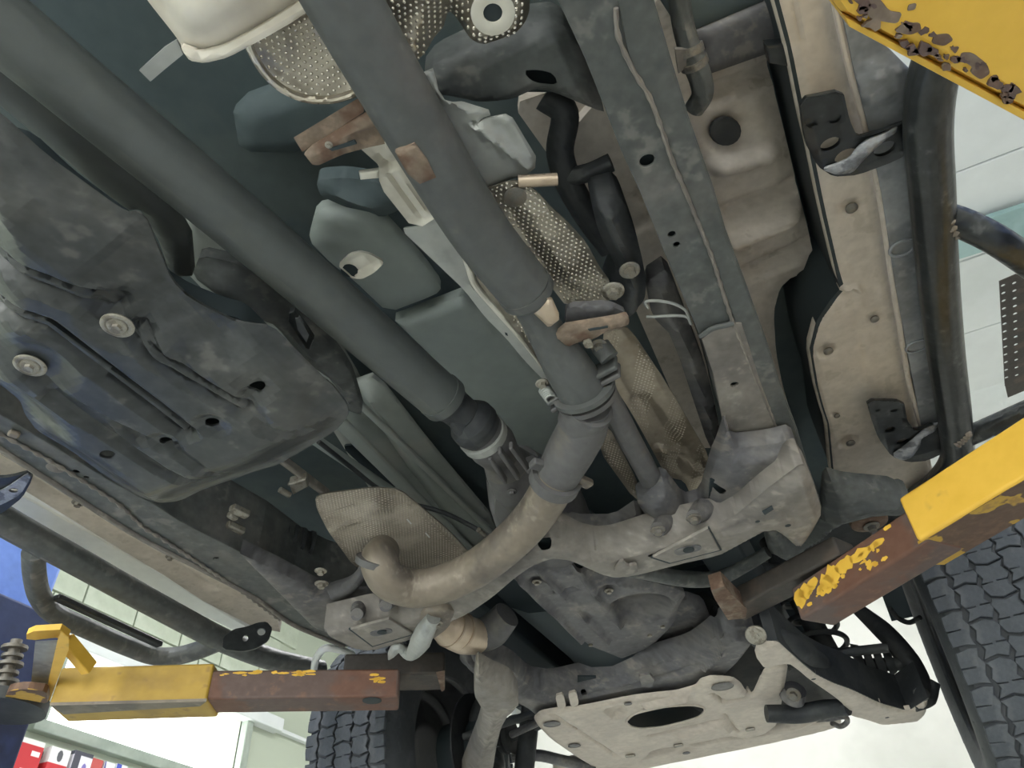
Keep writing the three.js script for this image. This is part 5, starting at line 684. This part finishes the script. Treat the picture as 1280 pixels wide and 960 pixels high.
// side steps: tube sets with brackets
{
  const st = part(car, 'side_step', sweep(T([[1195, 20, .80], [1168, 90, .80], [1160, 150, .80], [1165, 240, .80], [1172, 340, .80], [1182, 440, .80], [1194, 530, .80], [1196, 570, .80], [1178, 600, .81], [1140, 630, .83]]), .027, { n: 28, seg: 80 }), M.black, 'black tubular side step on the right');
  part(st, 'strut', sweep(T([[1180, 272, .80], [1200, 278, .795], [1240, 297, .78], [1310, 345, .77]]), .02), M.black); part(st, 'strut', sweep(T([[1196, 552, .80], [1218, 542, .795], [1300, 506, .78]]), .018), M.black);
  part(st, 'weld_seam', sweep(T([[1186, 266, .785], [1190, 285, .78], [1198, 296, .785]]), (t) => .005 + .002 * Math.sin(t * 30), { n: 8 }), M.pipeBrown); part(st, 'weld_seam', sweep(T([[1196, 556, .775], [1205, 548, .775], [1212, 540, .775]]), (t) => .006 + .002 * Math.sin(t * 30), { n: 8 }), M.pipeBrown);
  const br = (q, lip, holes, pads, h) => {
    const b = part(st, 'bracket', sheet(q, h, { t: .006, res: .004, r: 1, holes, rim: -.006, rimW: .006 }), M.black, 'black mounting bracket with round holes');
    part(b, 'worn_lip', sheet(lip, h - .012, { t: .004, res: .004, rim: .006, rimW: .01 }), M.worn, 'bare scuffed metal lip'); return b;
  };
  const b1 = br([[999, 124], [1054, 113], [1062, 150], [1072, 172], [1100, 165], [1140, 150], [1160, 130], [1190, 140], [1180, 172], [1145, 186], [1120, 201], [1072, 219], [1042, 221], [1022, 208], [1005, 176]], [[1027, 212], [1048, 205], [1062, 199], [1074, 184], [1086, 175], [1105, 168], [1122, 157], [1120, 166], [1108, 174], [1092, 188], [1078, 202], [1066, 216], [1046, 219]], [[1038, 180, .012, .0085], [1058, 196, .014, .011], [1106, 186, .013, .01]], null, .815);
  part(b1, 'tab', sheet([[998, 126], [1054, 114], [1060, 148], [1044, 160], [1006, 160]], .812, { t: .004, res: .005, holes: [[1013, 153, .0075, .0065], [1044, 148, .0075, .0065]] }), M.black, 'scuffed bolting tab');
  for (const [x, y, r] of [[1013, 153, .0095], [1044, 148, .0095], [1038, 180, .015], [1058, 196, .017], [1106, 186, .016]]) part(b1, 'hole_backing', aim(lathe([[0, 0], [r, 0]], 18), P(x, y, .83)), M.brown);
  const b2 = br([[1083, 501], [1130, 502], [1134, 526], [1144, 540], [1170, 530], [1196, 545], [1200, 556], [1160, 576], [1136, 578], [1115, 571], [1098, 548], [1090, 526]], [[1115, 570], [1130, 560], [1148, 545], [1160, 534], [1174, 530], [1168, 540], [1152, 548], [1150, 558], [1140, 572], [1128, 576]], [[1113, 537, .0095, .0075], [1128, 552, .011, .009]], null, .815);
  part(b2, 'tab', sheet([[1083, 501], [1130, 502], [1134, 524], [1118, 520], [1092, 522]], .812, { t: .004, res: .005, holes: [[1097, 513, .0045, .004], [1118, 513, .0065, .0055]] }), M.black, 'scuffed bolting tab');
  for (const [x, y, r] of [[1113, 537, .012], [1128, 552, .0135]]) part(b2, 'hole_backing', aim(lathe([[0, 0], [r, 0]], 18), P(x, y, .83)), M.brown);
  // left
  const sl = part(car, 'side_step', sweep(T([[-90, 590, .78], [0, 648, .78], [90, 698, .78], [180, 748, .78], [262, 792, .78], [292, 806, .785], [340, 824, .80], [400, 838, .82]]), .027, { n: 28, seg: 80 }), M.frame, 'dusty black tubular side step on the left');
  part(sl, 'outer_tube', sweep(T([[42, 690, .78], [43, 715, .77], [50, 745, .76], [66, 765, .755], [110, 786, .755], [160, 808, .755], [195, 820, .755], [220, 820, .758], [250, 812, .765], [275, 802, .775]]), .021, { n: 26, seg: 90 }), M.frame, 'bent outer step tube');
  part(sl, 'tread_strip', beam(P(70, 746, .765), P(200, 806, .765), .02, .012, .003), M.black, 'black tread strip on the step tube'); 
  { const c = P(310, 798, .765), n = V(-c.x, 0, -c.z).normalize(), e1 = V(0, 1, 0).cross(n), k = c.distanceTo(V(0, EYE, 0)) / 961 * .93, to = ([x, y]) => new THREE.Vector2((x - 310) * k, (798 - y) * k * 1.08);
    const s = new THREE.Shape(round([[282, 800], [292, 790], [306, 786], [318, 780], [328, 778], [336, 785], [334, 799], [322, 809], [306, 814], [284, 813]], 1).map(to)); s.holes.push(new THREE.Path(circle(to([324, 790]), 5.2 * k, 5.2 * k)), new THREE.Path(circle(to([307, 799]), 3.8 * k, 4.6 * k)));
    const g = new THREE.ExtrudeGeometry(s, { depth: .005, bevelEnabled: true, bevelSize: .001, bevelThickness: .001, bevelSegments: 1 }); g.applyMatrix4(new THREE.Matrix4().makeBasis(e1, V(0, 1, 0), n)); g.translate(c.x, c.y, c.z); part(sl, 'end_bracket', g, M.black, 'black end bracket with two holes'); }
  part(sl, 'bracket', sheet([[-14, 598], [10, 597], [38, 590], [40, 600], [28, 622], [5, 640], [-10, 648]], .77, { t: .006, res: .005, holes: [[17, 614, .01, .007]] }), M.black, 'black left step bracket');
  part(sl, 'worn_lip', sheet([[-14, 620], [8, 610], [34, 592], [39, 596], [26, 618], [4, 630], [-14, 636]], .765, { t: .003, res: .004, r: 1, holes: [[17, 613, .009, .006]] }), M.worn, 'bare scuffed metal lip');
  part(sl, 'front_strut', sweep(T([[392, 840, .78], [396, 822, .78], [408, 810, .78], [424, 812, .78], [440, 818, .79]]), .009), M.silver);
}
// front wheels: rubber carcass with rows of separate tread blocks
function makeWheel(x, turn) {
  const w = group('front_wheel', null, null, car); w.position.set(x, EYE + AXH, FAX); w.rotation.y = turn;
  const R = .39, W = .132, prof = [[.215, -.1], [.225, -.118], [.26, -.132], [.31, -.134], [.35, -.128], [.372, -.112], [.379, -.09], [.3815, 0], [.379, .09], [.372, .112], [.35, .128], [.31, .134], [.26, .132], [.225, .118], [.215, .1]];
  const g = lathe(prof, 96); g.rotateZ(-Math.PI / 2); const ty = part(w, 'tyre', toCreasedNormals(g, .6), M.tyre, 'chunky all terrain tyre');
  const rim = lathe([[.0, -.02], [.09, -.02], [.11, -.03], [.17, -.005], [.205, -.02], [.21, -.1], [.222, -.112], [.226, -.108], [.218, -.09], [.2, 0], [.218, .09], [.226, .108], [.222, .112], [.19, .1], [.19, .05], [.05, .06], [0, .06]], 64); rim.rotateZ(-Math.PI / 2); part(w, 'rim', rim, M.rim, 'dark wheel rim');
  const cap = lathe([[0, .075], [.03, .074], [.034, .06]], 24); cap.rotateZ(-Math.PI / 2); part(w, 'hub_cap', cap, M.black);
  const rr = (u) => R - .11 * Math.max(0, Math.abs(u) - .075) ** 1.0 * (Math.abs(u) > .075 ? 1 : 0) - (u * u) * .15;
  const blk = (poly, depth) => {                                   // poly in (across, arc angle * R), laid on the crown
    const s = new THREE.Shape(poly.map(([u, a]) => new THREE.Vector2(u, a))); const e = new THREE.ExtrudeGeometry(s, { depth: depth - .0015, bevelEnabled: true, bevelSize: .0015, bevelThickness: .0015, bevelOffset: -.0015, bevelSegments: 1, steps: 1 });
    const p = e.attributes.position; for (let i = 0; i < p.count; i++) { const u = p.getX(i), a = p.getY(i) / R, d = p.getZ(i), r = rr(u) - depth + d; p.setXYZ(i, u, Math.sin(a) * r, Math.cos(a) * r); } e.computeVertexNormals(); return boxUV(e);
  };
  const N = 34, st = 2 * Math.PI * R / N, gp = .0026, slit = .0011;
  // each block is a crooked polygon with cut sipes; neighbours interlock
  const cutR = (u, a, len) => [[u, a - slit], [u - len, a - slit * .4], [u - len, a + slit * .4], [u, a + slit]], cutL = (u, a, len) => [[u, a + slit], [u + len, a + slit * .4], [u + len, a - slit * .4], [u, a - slit]];
  const crown = (l, r, k, sl) => { const b = (x, a) => [x + gp, a], t = (x, a) => [x - gp, a]; return [[l + gp - .004 * k, gp], [(l + r) / 2, gp + .006 * k], [r - gp - .004 * k, gp - .001 * k], [r - gp + .005 * k, st * .28], ...cutR(r - gp + .002 * k, st * .42, sl), [r - gp - .004 * k, st * .55], [r - gp + .003 * k, st * .8], [r - gp - .004 * k, st - gp - .001 * k], [(l + r) / 2, st - gp + .006 * k], [l + gp - .004 * k, st - gp], [l + gp + .003 * k, st * .8], [l + gp - .004 * k, st * .55], ...cutL(l + gp + .002 * k, st * .4, sl), [l + gp + .005 * k, st * .28]]; };
  const edge = [-.078, -.028, .026, .078], rows = [crown(edge[0], edge[1], 1, .018), crown(edge[1], edge[2], -1, .02), crown(edge[2], edge[3], 1, .018)];
  const sh = [[.082, gp], [.098, gp + .004], [.1235, gp * 2.2], [.1245, st * .3], ...cutR(.124, st * .5, .026), [.1245, st * .66], [.1225, st - gp * 2], [.1, st - gp + .003], [.0815, st - gp], [.0865, st * .75], [.079, st * .55], [.0855, st * .28]];
  rows.push(sh.map(([u, a]) => [-u, a]).reverse(), sh);
  rows.forEach((poly, q) => { const geo = blk(poly, .0105); geo.userData.keepUV = true; const off = [0, .45, .2, .6, .1][q]; for (let k = 0; k < N; k++) { const o = part(w, 'tread_block', geo, M.tread); o.rotation.x = (k + off) / N * Math.PI * 2; } });
  // side lugs on the shoulder facing the vehicle and the outside
  for (const s of [-1, 1]) { const lg = new THREE.Shape([[0, 0], [.045, .004], [.048, .03], [.02, .034], [.012, .022], [0, .02]].map((p) => new THREE.Vector2(...p))), e = new THREE.ExtrudeGeometry(lg, { depth: .004, bevelEnabled: true, bevelSize: .001, bevelThickness: .001, bevelSegments: 1 }); const p = e.attributes.position; for (let i = 0; i < p.count; i++) { const r = .366 - p.getX(i), a = p.getY(i) / .366, d = p.getZ(i); p.setXYZ(i, s * (.1165 + (.366 - r) * .26 + d), Math.sin(a) * r, Math.cos(a) * r); } e.computeVertexNormals(); boxUV(e); e.userData.keepUV = true; for (let k = 0; k < N; k++) { const o = part(w, 'side_lug', e, M.tyre); o.rotation.x = (k + .35) / N * Math.PI * 2; } }
  return w;
}
makeWheel(.272, 0).userData.label = 'right front wheel with a dark blocky tyre, close to the eye';
makeWheel(-1.305, Math.PI).userData.label = 'left front wheel with a blocky tyre, below the lift arm';

renderer.render(scene, camera);
